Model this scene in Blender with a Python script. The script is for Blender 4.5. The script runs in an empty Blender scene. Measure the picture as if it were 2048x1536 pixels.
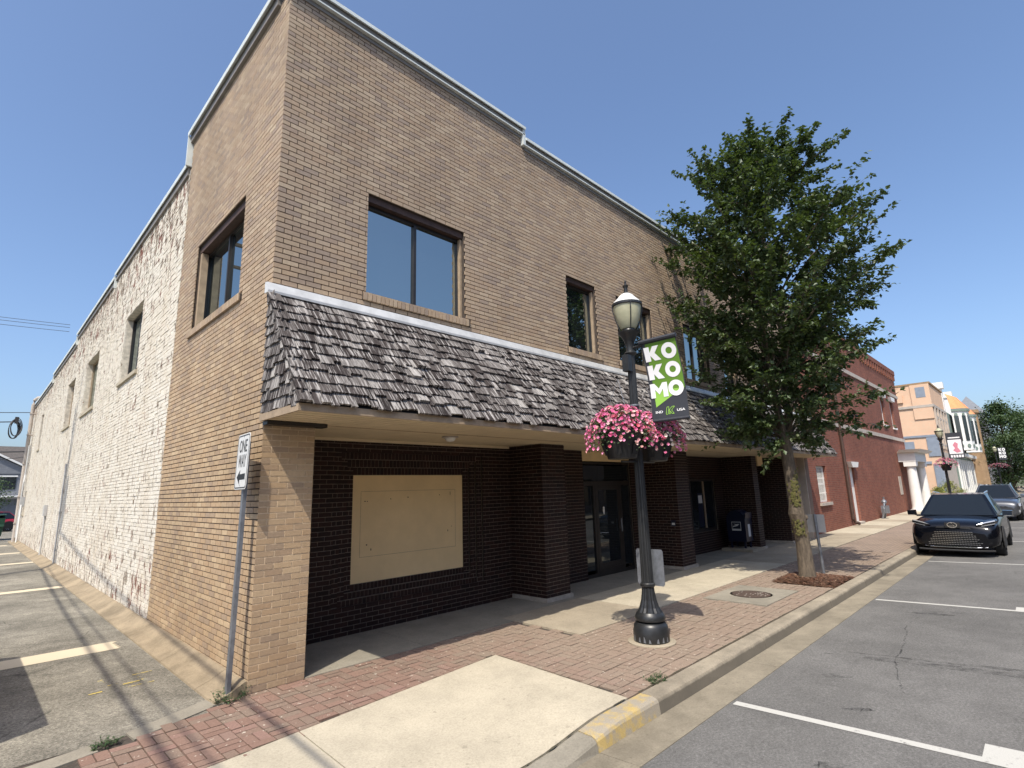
import bpy, bmesh, math, random
import numpy as np
from mathutils import Vector, Matrix
R = math.radians
random.seed(7); RNG = np.random.default_rng(7)
S = bpy.context.scene
COL = S.collection

# ------------------------------------------------------------ camera
CAM = (-2.3009, -6.2431, 2.0)
cam = bpy.data.cameras.new('camera'); co = bpy.data.objects.new('camera', cam); COL.objects.link(co)
cam.sensor_width = 36; cam.lens = 1062.72/2048*36; cam.clip_end = 3000; cam.clip_start = .05
r_, u_, f_ = Vector((.70417837,-.70943679,-.02884896)), Vector((-.11925818,-.15823258,.98017342)), Vector((.69993593,.68677645,.1960301))
mw = Matrix((r_, u_, -f_)).transposed().to_4x4(); mw.translation = CAM; co.matrix_world = mw
S.camera = co
S.render.resolution_x, S.render.resolution_y = 1024, 768

# ------------------------------------------------------------ light
SUN = Vector((1.67, .89, -2.89)).normalized()          # the way the light travels
w = bpy.data.worlds.new('World'); S.world = w; w.use_nodes = True
nt = w.node_tree; bg = nt.nodes['Background']
sky = nt.nodes.new('ShaderNodeTexSky'); sky.sky_type = 'NISHITA'; sky.sun_disc = False
sky.sun_elevation = math.asin(-SUN.z); sky.sun_rotation = math.atan2(-SUN.x, -SUN.y)
sky.altitude = 250; sky.air_density = 1.0; sky.dust_density = 3.6; sky.ozone_density = 5.0
nt.links.new(sky.outputs[0], bg.inputs[0]); bg.inputs[1].default_value = .15
sl = bpy.data.lights.new('sun', 'SUN'); sl.energy = 3.6; sl.angle = R(.53); sl.color = (1, .925, .80)
so = bpy.data.objects.new('sun', sl); COL.objects.link(so); so.rotation_euler = SUN.to_track_quat('-Z', 'Y').to_euler()
vs = S.view_settings; vs.view_transform = 'Standard'; vs.look = 'None'; vs.exposure = .58; vs.gamma = 1; vs.use_curve_mapping = False

# ------------------------------------------------------------ materials
class NT:
    def __init__(s, name):
        s.m = bpy.data.materials.new(name); s.m.use_nodes = True; s.t = s.m.node_tree
        s.b = s.t.nodes['Principled BSDF']; s.pos = s.n('ShaderNodeNewGeometry').outputs['Position']
    def n(s, t, **k):
        x = s.t.nodes.new(t)
        for a, v in k.items(): setattr(x, a, v)
        return x
    def l(s, a, b): s.t.links.new(a, b)
    def map(s, sc):
        if isinstance(sc, (int, float)): sc = (sc,)*3
        x = s.n('ShaderNodeVectorMath', operation='MULTIPLY'); s.l(s.pos, x.inputs[0]); x.inputs[1].default_value = sc
        return x.outputs[0]
    def noise(s, sc, detail=4, rough=.6):
        x = s.n('ShaderNodeTexNoise'); x.inputs['Scale'].default_value = 1; x.inputs['Detail'].default_value = detail
        x.inputs['Roughness'].default_value = rough; s.l(s.map(sc), x.inputs['Vector']); return x.outputs[0]
    def ramp(s, v, stops, interp='LINEAR'):
        x = s.n('ShaderNodeValToRGB'); x.color_ramp.interpolation = interp; e = x.color_ramp.elements
        while len(e) < len(stops): e.new(1)
        for i, (p, c) in enumerate(stops):
            e[i].position = p; e[i].color = (*c, 1) if not isinstance(c, (int, float)) else (c, c, c, 1)
        s.l(v, x.inputs[0]); return x.outputs[0]
    def mix(s, f, a, b, mode='MIX'):
        x = s.n('ShaderNodeMix', data_type='RGBA', blend_type=mode)
        for i, v in ((0, f), (6, a), (7, b)):
            if hasattr(v, 'is_linked'): s.l(v, x.inputs[i])
            elif i == 0: x.inputs[0].default_value = v
            else: x.inputs[i].default_value = (*v, 1) if not isinstance(v, (int, float)) else (v, v, v, 1)
        return x.outputs[2]
    def math(s, op, a, b=0):
        x = s.n('ShaderNodeMath', operation=op)
        for i, v in enumerate((a, b)):
            if hasattr(v, 'is_linked'): s.l(v, x.inputs[i])
            else: x.inputs[i].default_value = v
        return x.outputs[0]
    def tint(s):
        a = s.n('ShaderNodeAttribute', attribute_name='tint').outputs['Fac']
        o = s.n('ShaderNodeObjectInfo').outputs['Random']
        return s.math('FRACT', s.math('ADD', a, o))
    def sep(s):
        x = s.n('ShaderNodeSeparateXYZ'); s.l(s.pos, x.inputs[0]); return x.outputs
    def col(s, c): s.l(c, s.b.inputs['Base Color'])
    def bump(s, h, strength=.3, dist=.01):
        x = s.n('ShaderNodeBump'); x.inputs['Strength'].default_value = strength; x.inputs['Distance'].default_value = dist
        s.l(h, x.inputs['Height']); s.l(x.outputs[0], s.b.inputs['Normal'])
    def rough(s, v):
        if hasattr(v, 'is_linked'): s.l(v, s.b.inputs['Roughness'])
        else: s.b.inputs['Roughness'].default_value = v
def scl(c, k): return tuple(min(1, x*k) for x in c)
def M(name, c, rough=.8, var=.25, sc=6, bump=0, bsc=80, metal=0, spec=None, big=0):
    t = NT(name); n = t.noise(sc)
    cc = t.ramp(n, [(.3, scl(c, 1-var)), (.7, scl(c, 1+var))])
    if big: cc = t.mix(1, cc, t.ramp(t.noise(.7), [(.3, 1-big), (.7, 1.0)]), 'MULTIPLY')
    t.col(cc); t.rough(rough); t.b.inputs['Metallic'].default_value = metal
    if spec is not None: t.b.inputs['Specular IOR Level'].default_value = spec
    if bump: t.bump(t.noise(bsc), bump)
    return t.m
def brickmat(name, pal, nv=.22, rough=.85, bump=.25, sc=30, stain=0, grey=False):
    t = NT(name); k = len(pal)
    c = t.ramp(t.tint(), [((i+.5)/k, p) for i, p in enumerate(pal)])
    c = t.mix(1, c, t.ramp(t.noise(sc), [(.25, 1-nv), (.75, 1.0)]), 'MULTIPLY')
    if grey: c = t.mix(t.ramp(t.math('MULTIPLY', t.math('ADD', t.sep()[2], t.math('MULTIPLY', t.noise(.6, 4), 2.)), .1), [(.36, .12), (.66, .95)]), c, t.mix(1, c, (.91,.97,1.14), 'MULTIPLY'))
    if stain: c = t.mix(1, c, t.ramp(t.noise((.8, .8, .5)), [(.35, 1-stain), (.6, 1.0)]), 'MULTIPLY')
    t.col(c); t.rough(rough); t.bump(t.noise(160), bump, .004); t.b.inputs['Specular IOR Level'].default_value = .2
    return t.m
MT = {}
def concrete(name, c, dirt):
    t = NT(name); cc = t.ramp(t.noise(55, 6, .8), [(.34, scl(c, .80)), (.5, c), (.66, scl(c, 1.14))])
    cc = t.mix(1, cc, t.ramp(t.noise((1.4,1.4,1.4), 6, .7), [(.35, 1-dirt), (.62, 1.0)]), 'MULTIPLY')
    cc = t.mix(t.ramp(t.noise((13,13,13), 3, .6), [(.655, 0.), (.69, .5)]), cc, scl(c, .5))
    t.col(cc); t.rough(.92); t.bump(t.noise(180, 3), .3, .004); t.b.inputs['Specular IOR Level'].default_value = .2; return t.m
MT['tan'] = brickmat('tan_brick', [(.50,.355,.215),(.46,.32,.195),(.53,.39,.24),(.42,.30,.195),(.49,.355,.22),(.57,.425,.265),(.47,.34,.215),(.40,.295,.20)], stain=.16, grey=True)
MT['tan_mortar'] = M('dark_mortar', (.065,.05,.04), .95, .25, 20, .3)
MT['pale_mortar'] = M('pale_mortar', (.55,.43,.29), .95, .2, 20, .3)
MT['brown'] = brickmat('brown_brick', [(.030,.0135,.011),(.022,.011,.0095),(.040,.017,.013),(.017,.0095,.0085),(.027,.0135,.0115)], .3, .6)
MT['brown_mortar'] = M('brown_wall_mortar', (.17,.138,.108), .95, .3, 14, .2)
MT['metal'] = M('coping_metal', (.60,.64,.62), .5, .1, 3)
MT['metal_dark'] = M('coping_fascia', (.20,.185,.17), .6, .15, 3)
MT['flash'] = M('flashing', (.60,.60,.58), .5, .15, 5, .1, 30, metal=.2)
MT['soffit'] = M('soffit_board', (.62,.51,.34), .6, .08, 4)
MT['cream'] = M('cream_panel', (.78,.60,.33), .7, .06, 2.5, .05, 40, big=.1)
MT['cream_trim'] = M('cream_trim', (.72,.54,.30), .7, .08, 3)
MT['bronze'] = M('bronze_frame', (.022,.018,.016), .4, .2, 10)
MT['lintel'] = M('brown_lintel', (.060,.033,.024), .7, .3, 10)
MT['jamb'] = M('tan_jamb', (.32,.24,.16), .7, .2, 10)
MT['conc_new'] = concrete('concrete_new', (.455,.405,.31), .20)
MT['conc_old'] = concrete('concrete_old', (.35,.30,.225), .22)
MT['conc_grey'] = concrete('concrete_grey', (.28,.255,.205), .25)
def kerbmat():
    c = (.32,.275,.205); t = NT('kerb_concrete'); cc = t.ramp(t.noise(55, 6, .8), [(.34, scl(c, .78)), (.5, c), (.66, scl(c, 1.14))])
    cc = t.mix(1, cc, t.ramp(t.noise((1.4,1.4,1.4), 6, .7), [(.35, .6), (.62, 1.0)]), 'MULTIPLY')
    z = t.math('ADD', t.sep()[2], t.math('MULTIPLY', t.noise((6,6,2), 5, .7), .09))          # road grime plus the shade of the steep face, both put into the colour
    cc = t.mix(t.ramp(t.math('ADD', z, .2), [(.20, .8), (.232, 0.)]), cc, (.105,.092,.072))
    t.col(cc); t.rough(.92); t.bump(t.noise(150, 3), .3, .004); return t.m
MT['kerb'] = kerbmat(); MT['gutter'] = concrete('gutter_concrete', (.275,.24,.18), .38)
MT['footing'] = concrete('footing_concrete', (.31,.25,.17), .42)
MT['plinth'] = M('concrete_plinth', (.33,.295,.25), .92, .2, 9, .2, 100)
MT['sand'] = M('joint_sand', (.06,.048,.038), .95, .4, 30, .2)
MT['black'] = M('black_paint', (.018,.019,.020), .38, .25, 12, .05, 60)
MT['white'] = M('white_paint', (.74,.73,.70), .5, .05, 3)
MT['stone'] = M('grey_stone', (.42,.37,.32), .85, .12, 3)
MT['steel'] = M('galvanised_steel', (.22,.235,.26), .45, .2, 14, metal=.55)
MT['grey'] = M('grey_paint', (.42,.42,.41), .6, .1, 6)
MT['dark'] = M('dark_void', (.012,.012,.013), .8, .2, 3)
MT['rubber'] = M('rubber', (.016,.016,.017), .8, .2, 10)
MT['cable'] = M('cable_sheath', (.02,.02,.022), .6, .1, 3)
MT['bark'] = M('bark', (.105,.082,.058), .9, .45, (22,22,6), .9, (60,60,14))
MT['iron'] = M('cast_iron', (.075,.05,.038), .75, .35, 18, .4, 50)
MT['roof_dark'] = M('roof_shingle', (.085,.075,.068), .9, .25, 4)
MT['green_metal'] = M('green_metal', (.022,.075,.045), .5, .25, 3)
MT['chrome'] = M('chrome', (.75,.76,.78), .12, .02, 3, metal=1)
MT['wood_pole'] = M('wood_pole', (.13,.095,.065), .9, .3, (20,20,2), .3)
MT['plastic'] = M('black_plastic', (.013,.013,.014), .5, .2, 9)

def glassmat(name, tintc, mirror, rough=.02):
    t = NT(name); g = t.n('ShaderNodeBsdfGlossy'); g.inputs[0].default_value = (*tintc, 1); g.inputs[1].default_value = rough
    lw = t.n('ShaderNodeLayerWeight'); lw.inputs[0].default_value = .5
    f = t.math('MAXIMUM', t.math('ADD', t.math('MULTIPLY', t.math('POWER', lw.outputs['Facing'], 5), .96), .04), mirror)
    x = t.n('ShaderNodeMixShader'); t.l(f, x.inputs[0]); t.b.inputs['Base Color'].default_value = (.012,.015,.018,1)
    t.b.inputs['Roughness'].default_value = .3; t.b.inputs['Specular IOR Level'].default_value = 0
    # very slow ripple of float glass
    bp_ = t.n('ShaderNodeBump'); bp_.inputs['Strength'].default_value = .02; bp_.inputs['Distance'].default_value = .05
    t.l(t.noise(1.3, 1), bp_.inputs['Height']); t.l(bp_.outputs[0], g.inputs['Normal'])
    t.l(t.b.outputs[0], x.inputs[1]); t.l(g.outputs[0], x.inputs[2])
    t.l(x.outputs[0], t.t.nodes['Material Output'].inputs[0]); return t.m
MT['glass'] = glassmat('solar_glass', (.84,.95,.93), .46)
MT['glass_store'] = glassmat('store_glass', (.9,.95,.95), .10)
MT['car_glass'] = glassmat('car_glass', (.8,.9,1), .05)

def painted_brick():
    t = NT('painted_white_brick'); z = t.sep()[2]
    c = t.ramp(t.tint(), [(0, (.66,.61,.52)), (.5, (.71,.665,.575)), (1, (.62,.57,.475))])
    c = t.mix(t.ramp(t.noise((1.2,1.2,.5), 5), [(.45, 0.), (.72, .55)]), c, (.56,.47,.35))
    # worn spots: paint lost in small upright flakes, more of them under the coping and at the foot
    n = t.noise((5.5, 5.5, 2.6), 6, .72); hi = t.math('MULTIPLY', t.ramp(t.math('DIVIDE', z, 10), [(.60, 0.), (.78, 1.)]), .085)
    lo = t.math('MULTIPLY', t.ramp(t.math('DIVIDE', z, 10), [(.0, 1.), (.16, 0.)]), .06)
    k = t.ramp(t.math('ADD', t.math('ADD', n, hi), lo), [(.565, 0.), (.60, 1.)])
    under = t.mix(t.ramp(t.noise((2.2,2.2,.9), 3), [(.50, 0.), (.60, 1.)]), (.25,.20,.15), (.21,.085,.055))
    c = t.mix(k, c, under)
    t.col(c); t.rough(.75); t.bump(t.noise((28,28,34), 6, .7), .8, .012); return t.m
MT['painted'] = painted_brick(); MT['painted_joint'] = M('painted_joint', (.53,.48,.40), .9, .3, 9, .4, 60)

def shinglemat(name, sc):
    t = NT(name)
    base = t.ramp(t.tint(), [(.0, (.030,.025,.024)), (.35, (.052,.043,.041)), (.6, (.075,.064,.060)), (.8, (.11,.098,.092)), (.92, (.19,.175,.165)), (1, (.38,.36,.335))])
    st = t.noise(sc, 3, .7)
    c = t.mix(t.math('MULTIPLY', t.ramp(st, [(.50, 0.), (.60, .85)]), t.ramp(t.noise((2.2,2.2,2.2), 2), [(.30, .35), (.60, 1.)])), base, (.50,.475,.45))
    c = t.mix(t.ramp(t.noise(tuple(x*1.9 for x in sc), 2), [(.36, .85), (.46, 0.)]), c, (.022,.018,.017))
    t.col(c); t.rough(.9); t.bump(st, .9, .012); t.b.inputs['Specular IOR Level'].default_value = .15; return t.m
MT['shingle'] = shinglemat('cedar_shingle', (38, 2.2, 2.2)); MT['shingle_end'] = shinglemat('cedar_shingle_end', (2.2, 38, 2.2))

def pavermat():
    t = NT('clay_paver')
    c = t.ramp(t.tint(), [(.0,(.225,.135,.105)),(.3,(.255,.16,.125)),(.55,(.215,.148,.115)),(.75,(.24,.178,.138)),(.9,(.275,.165,.135)),(1,(.21,.165,.128))])
    wx = t.math('ADD', t.math('MULTIPLY', t.sep()[0], .1), t.math('MULTIPLY', t.noise(1.1, 4), .3))   # the kerb-side strip has weathered to tan
    c = t.mix(t.ramp(wx, [(.28, .12), (.50, .75)]), c, (.315,.25,.19))
    c = t.mix(1, c, t.ramp(t.noise(60, 3), [(.3, .72), (.7, 1.0)]), 'MULTIPLY')
    c = t.mix(t.ramp(t.noise((16, 16, 1), 2), [(.665, 0.), (.69, .75)]), c, (.52,.46,.38))
    t.col(c); t.rough(.9); t.bump(t.noise(200), .35, .004); t.b.inputs['Specular IOR Level'].default_value = .2; return t.m
MT['paver'] = pavermat()

def asphalt(name, base, speck, dark, cracks=0, skids=False):
    t = NT(name); n = t.noise(48, 8, .82); n2 = t.noise(150, 3, .8)
    c = t.ramp(n, [(.33, scl(base, 1-speck)), (.5, base), (.66, scl(base, 1+speck*1.3))])
    c = t.mix(1, c, t.ramp(n2, [(.35, .70), (.65, 1.12)]), 'MULTIPLY')
    c = t.mix(1, c, t.ramp(t.noise((.5,.5,.5), 4), [(.36, 1-dark), (.62, 1.0)]), 'MULTIPLY')
    c = t.mix(1, c, t.ramp(t.noise((2.6,2.6,2.6), 5, .7), [(.36, 1-dark*.7), (.6, 1.0)]), 'MULTIPLY')
    if cracks:
        v = t.n('ShaderNodeTexVoronoi', feature='DISTANCE_TO_EDGE'); v.inputs['Scale'].default_value = cracks
        wv = t.n('ShaderNodeVectorMath', operation='ADD'); t.l(t.pos, wv.inputs[0])
        q = t.n('ShaderNodeTexNoise'); q.inputs['Scale'].default_value = 2.2; q.inputs['Detail'].default_value = 5; t.l(t.pos, q.inputs['Vector'])
        qs = t.n('ShaderNodeVectorMath', operation='SCALE'); t.l(q.outputs[1], qs.inputs[0]); qs.inputs['Scale'].default_value = .5
        t.l(qs.outputs[0], wv.inputs[1]); t.l(wv.outputs[0], v.inputs['Vector'])
        k = t.math('MULTIPLY', t.ramp(v.outputs[0], [(.004, 1.), (.012, 0.)]), t.ramp(t.noise(.8, 2), [(.5, 0.), (.6, .8)]))
        c = t.mix(k, c, scl(base, .25))
    if skids:
        k = t.math('MULTIPLY', t.ramp(t.noise((1.6, 9, 1), 3), [(.60, 0.), (.72, .45)]), t.ramp(t.noise((.9,.5,1), 2), [(.48, 0.), (.6, 1.)]))
        c = t.mix(k, c, scl(base, .42))
    t.col(c); t.rough(.9); t.bump(n, .5, .006); t.b.inputs['Specular IOR Level'].default_value = .25; return t.m
MT['road'] = asphalt('road_asphalt', (.172,.167,.158), .42, .22, 0, True)
MT['alley'] = asphalt('alley_asphalt', (.27,.25,.205), .72, .42, .75)
def paint(name, c, wear, under):
    t = NT(name); k = t.ramp(t.noise((9, 9, 9), 5, .7), [(wear-.04, 0.), (wear+.04, 1.)])
    cc = t.mix(1, t.mix(k, c, under), t.ramp(t.noise(150, 2), [(.3, .82), (.7, 1.)]), 'MULTIPLY')
    t.col(cc); t.rough(.8); return t.m
MT['line'] = paint('road_line_paint', (.50,.49,.45), .64, (.20,.19,.18))
MT['bar'] = paint('alley_bar_paint', (.58,.50,.36), .68, (.27,.24,.19))
MT['yellow'] = paint('yellow_marking', (.55,.42,.10), .50, (.21,.20,.16))
def kerbyellow():
    t = NT('kerb_yellow_paint'); k = t.ramp(t.noise((6,6,6), 5, .7), [(.40, 0.), (.54, 1.)])
    c = t.mix(k, (.47,.345,.13), (.33,.29,.225)); t.col(t.mix(1, c, t.ramp(t.noise(90,2), [(.3,.8),(.7,1.)]), 'MULTIPLY')); t.rough(.85)
    t.bump(t.noise(120), .3, .005); return t.m
MT['kerb_y'] = kerbyellow()

def brick_tex(name, c1, c2, mort, sc=1.0, vary=.25):
    t = NT(name); s = t.sep(); x = t.n('ShaderNodeCombineXYZ'); t.l(t.math('ADD', s[0], s[1]), x.inputs[0]); t.l(s[2], x.inputs[1])
    b = t.n('ShaderNodeTexBrick'); t.l(x.outputs[0], b.inputs['Vector']); b.inputs['Scale'].default_value = sc
    for k, v in (('Color1', c1), ('Color2', c2), ('Mortar', mort)): b.inputs[k].default_value = (*v, 1)
    b.inputs['Mortar Size'].default_value = .008; b.inputs['Brick Width'].default_value = .2132; b.inputs['Row Height'].default_value = .0757; b.inputs['Bias'].default_value = 0
    t.col(t.mix(1, b.outputs[0], t.ramp(t.noise((.9,.9,.9), 5), [(.3, 1-vary), (.7, 1.)]), 'MULTIPLY')); t.rough(.88)
    t.bump(b.outputs[1], -.3, .006); t.b.inputs['Specular IOR Level'].default_value = .2; return t.m
MT['red_brick'] = brick_tex('red_brick', (.29,.10,.064), (.19,.066,.046), (.24,.15,.115))
MT['salmon'] = brick_tex('salmon_brick', (.72,.46,.31), (.68,.48,.33), (.64,.46,.33), 1, .10)
MT['shade_brick'] = brick_tex('opposite_brick', (.22,.16,.13), (.18,.13,.11), (.2,.18,.15))

def leafmat(name, pal, gl=.35):
    t = NT(name); k = len(pal)
    t.col(t.ramp(t.tint(), [((i+.5)/k, p) for i, p in enumerate(pal)])); t.rough(gl); t.b.inputs['Specular IOR Level'].default_value = .6
    tr = t.n('ShaderNodeBsdfTranslucent'); tr.inputs[0].default_value = (.13,.20,.025,1); x = t.n('ShaderNodeMixShader'); x.inputs[0].default_value = .18
    t.l(t.b.outputs[0], x.inputs[1]); t.l(tr.outputs[0], x.inputs[2]); t.l(x.outputs[0], t.t.nodes['Material Output'].inputs[0]); return t.m
MT['leaf'] = leafmat('street_tree_leaf', [(.040,.070,.024),(.055,.090,.028),(.072,.104,.030),(.036,.064,.026),(.095,.110,.034),(.048,.080,.028)], .5)
MT['leaf_far'] = leafmat('far_tree_leaf', [(.030,.065,.022),(.05,.09,.03),(.04,.075,.025)], .6)
MT['leaf_gold'] = leafmat('golden_leaf', [(.22,.24,.035),(.16,.19,.03),(.28,.27,.05)], .6)
MT['petal'] = leafmat('petunia', [(.72,.13,.30),(.78,.20,.40),(.65,.10,.28),(.80,.34,.52),(.74,.16,.34),(.80,.70,.62),(.70,.12,.16),(.76,.24,.46)], .6)
def globemat():
    t = NT('lamp_globe'); t.col(t.ramp(t.noise((6,6,9), 3), [(.3, (.50,.50,.34)), (.7, (.66,.64,.45))])); t.rough(.25)
    tr = t.n('ShaderNodeBsdfTranslucent'); tr.inputs[0].default_value = (.6,.58,.4,1); x = t.n('ShaderNodeMixShader'); x.inputs[0].default_value = .3
    t.l(t.b.outputs[0], x.inputs[1]); t.l(tr.outputs[0], x.inputs[2]); t.l(x.outputs[0], t.t.nodes['Material Output'].inputs[0]); return t.m
MT['globe'] = globemat()
def plain(name, c, rough=.6, metal=0, coat=0):
    m = bpy.data.materials.new(name); m.use_nodes = True; b = m.node_tree.nodes['Principled BSDF']
    b.inputs['Base Color'].default_value = (*c, 1); b.inputs['Roughness'].default_value = rough; b.inputs['Metallic'].default_value = metal
    b.inputs['Coat Weight'].default_value = coat; b.inputs['Coat Roughness'].default_value = .03; return m
MT['b_green'] = plain('banner_green', (.105,.225,.018), .7); MT['b_lime'] = plain('banner_lime', (.26,.50,.07), .7)
MT['b_dark'] = plain('banner_dark', (.030,.033,.042), .6); MT['b_white'] = plain('banner_white', (.78,.78,.78), .7); MT['b_pink'] = plain('banner_pink', (.6,.22,.28), .7)
MT['sign_white'] = M('sign_sheeting', (.62,.62,.60), .45, .06, 5); MT['sign_black'] = plain('sign_black', (.015,.015,.015), .5)
MT['car_black'] = plain('car_paint_black', (.0025,.003,.005), .14, 0, 0); MT['car_grey'] = plain('car_paint_grey', (.075,.08,.088), .35, .5, 1)
MT['car_black'].node_tree.nodes['Principled BSDF'].inputs['Specular IOR Level'].default_value = .42
MT['car_red'] = plain('car_paint_red', (.35,.012,.025), .35, .1, 1); MT['car_white'] = plain('car_paint_white', (.7,.7,.72), .35, 0, 1)
MT['lamp_lens'] = plain('headlight_lens', (.55,.57,.6), .12, .6); MT['mail_blue'] = plain('mailbox_blue', (.004,.007,.024), .4)
MT['orange_tile'] = M('orange_roof', (.70,.26,.11), .8, .12, 3); MT['slate_blue'] = M('blue_grey_panel', (.22,.255,.31), .7, .1, 3)
MT['taupe'] = M('taupe_paint', (.20,.145,.11), .8, .15, 4); MT['siding'] = M('grey_siding', (.17,.18,.20), .8, .1, 3)
MT['tan_stone'] = M('tan_stone', (.30,.20,.115), .85, .2, 2); MT['green_trim'] = M('green_trim', (.17,.22,.19), .7, .1, 3)
MT['grass'] = M('grass_ground', (.09,.10,.05), .95, .3, 3, .2)

# ------------------------------------------------------------ helpers
def link(name, me, mat=None, parent=None, loc=None, **props):
    o = bpy.data.objects.new(name, me); COL.objects.link(o)
    if me is not None and mat is not None and not me.materials:
        for m in (mat if isinstance(mat, (list, tuple)) else [mat]): me.materials.append(MT[m] if isinstance(m, str) else m)
    if parent: o.parent = parent
    if loc is not None: o.location = loc
    for k, v in props.items(): o[k] = v
    return o
def thing(name, label, cat, loc=(0,0,0), rz=0, group=None):
    o = bpy.data.objects.new(name, None); COL.objects.link(o); o.location = loc; o.rotation_euler = (0,0,rz)
    o['label'] = label; o['category'] = cat; o.empty_display_size = .2
    if group: o['group'] = group
    return o
def tag(o, label, cat, group=None):
    o['label'] = label; o['category'] = cat
    if group: o['group'] = group
    return o
def copy_tree(o, parent=None):
    c = o.copy(); COL.objects.link(c); c.parent = parent
    for ch in list(o.children): copy_tree(ch, c)
    return c
class MB:
    """collects shapes for ONE mesh"""
    def __init__(s): s.v = []; s.f = []; s.t = []; s.mi = []
    def add(s, vs, fs, tint=0, mi=0):
        k = len(s.v); s.v += [tuple(p) for p in vs]; s.f += [tuple(i+k for i in f) for f in fs]; s.t += [tint]*len(fs); s.mi += [mi]*len(fs); return s
    def box(s, x0, x1, y0, y1, z0, z1, tint=0, mi=0):
        return s.add([(x0,y0,z0),(x1,y0,z0),(x1,y1,z0),(x0,y1,z0),(x0,y0,z1),(x1,y0,z1),(x1,y1,z1),(x0,y1,z1)],
                     [(3,2,1,0),(4,5,6,7),(0,1,5,4),(1,2,6,5),(2,3,7,6),(3,0,4,7)], tint, mi)
    def prism(s, poly, vec, tint=0, mi=0):
        n = len(poly); vec = Vector(vec); a = [Vector(p) for p in poly]
        return s.add(a+[p+vec for p in a], [tuple(range(n))[::-1], tuple(range(n, 2*n))]+[(i, (i+1) % n, n+(i+1) % n, n+i) for i in range(n)], tint, mi)
    def tube(s, pts, rad, n=8, tint=0, mi=0, cap=True):
        pts = [Vector(p) for p in pts]; k = len(pts); rad = rad if hasattr(rad, '__len__') else [rad]*k; vs = []
        for i, p in enumerate(pts):
            d = (pts[min(i+1, k-1)]-pts[max(i-1, 0)]).normalized(); a = d.orthogonal() if abs(d.z) > .95 else d.cross(Vector((0,0,1)))
            a.normalize(); b = d.cross(a)
            if abs(d.z) > .95: a = Vector((1,0,0)); a = (a-d*a.dot(d)).normalized(); b = d.cross(a)
            vs += [p+(a*math.cos(2*math.pi*j/n)+b*math.sin(2*math.pi*j/n))*rad[i] for j in range(n)]
        fs = [(i*n+j, i*n+(j+1) % n, (i+1)*n+(j+1) % n, (i+1)*n+j) for i in range(k-1) for j in range(n)]
        if cap: fs += [tuple(range(n))[::-1], tuple(range((k-1)*n, k*n))]
        return s.add(vs, fs, tint, mi)
    def lathe(s, prof, n=24, c=(0,0,0), flute=0, fz=None, tint=0, mi=0):
        vs = []; k = len(prof)
        for (r, z) in prof:
            for j in range(n):
                a = 2*math.pi*j/n; q = r
                if flute and (fz is None or fz[0] <= z <= fz[1]): q = r*(1-flute*(j % 2))
                vs.append((c[0]+q*math.cos(a), c[1]+q*math.sin(a), c[2]+z))
        fs = [(i*n+j, i*n+(j+1) % n, (i+1)*n+(j+1) % n, (i+1)*n+j) for i in range(k-1) for j in range(n)]
        fs += [tuple(range(n))[::-1], tuple(range((k-1)*n, k*n))]
        return s.add(vs, fs, tint, mi)
    def mesh(s, name, smooth=False):
        me = bpy.data.meshes.new(name); me.from_pydata(s.v, [], s.f); 
        if any(s.t): a = me.attributes.new('tint', 'FLOAT', 'FACE'); a.data.foreach_set('value', s.t)
        if any(s.mi): me.polygons.foreach_set('material_index', s.mi)
        if smooth:
            me.polygons.foreach_set('use_smooth', [True]*len(s.f))
            try: me.set_sharp_from_angle(angle=R(35))
            except Exception: pass
        me.update(); return me
    def build(s, name, mat, parent=None, loc=None, smooth=False, **p): return link(name, s.mesh(name, smooth), mat, parent, loc, **p)
def bx(name, mat, parent, *b, **p): return MB().box(*b).build(name, mat, parent, **p)

BOXF = np.array([(4,5,6,7),(0,1,5,4),(1,2,6,5),(2,3,7,6),(3,0,4,7)])   # open at the back
def boxes_mesh(name, V, tint):
    """V (N,8,3): four back corners, then four front corners"""
    N = len(V); me = bpy.data.meshes.new(name)
    me.vertices.add(N*8); me.vertices.foreach_set('co', V.reshape(-1).astype(np.float32))
    F = (BOXF[None]+np.arange(N)[:,None,None]*8).reshape(-1); me.loops.add(len(F)); me.loops.foreach_set('vertex_index', F.astype(np.int32))
    me.polygons.add(N*5); me.polygons.foreach_set('loop_start', np.arange(0, N*20, 4, dtype=np.int32))
    a = me.attributes.new('tint', 'FLOAT', 'FACE'); a.data.foreach_set('value', np.repeat(tint, 5).astype(np.float32))
    me.update(calc_edges=True); me.shade_flat(); return me
def lay(u0, u1, z0, z1, holes=(), L=.2032, H=.0677, j=.010, off=.5, phase=0, zbase=0, jv=None):
    jv = j if jv is None else jv
    """rows of bricks between u0..u1, z0..z1, cut round the holes (u0,u1,z0,z1)"""
    out = []; k0 = int(math.floor((z0-zbase)/H+1e-6)); k1 = int(math.ceil((z1-zbase)/H-1e-6))
    for k in range(k0, k1):
        a, b = max(zbase+k*H+j/2, z0), min(zbase+(k+1)*H-j/2, z1)
        if b-a < .015: continue
        zc = (a+b)/2; iv = [(u0, u1)]
        for (p, q, r, s) in holes:
            if r < zc < s:
                nv = []
                for (x, y) in iv:
                    if q <= x or p >= y: nv.append((x, y)); continue
                    if p > x: nv.append((x, p))
                    if q < y: nv.append((q, y))
                iv = nv
        sh = phase+(off*L if k % 2 else 0)
        for (x, y) in iv:
            n = math.floor((x-u0-sh)/L+1e-6); 
            while True:
                p, q = u0+sh+n*L+jv/2, u0+sh+(n+1)*L-jv/2; n += 1
                if p >= y: break
                p, q = max(p, x), min(q, y)
                if abs(p-x) < jv: p = x
                if abs(q-y) < jv: q = y
                if q-p > .02: out.append((p, q, a, b))
    return np.array(out).reshape(-1, 4)
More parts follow.
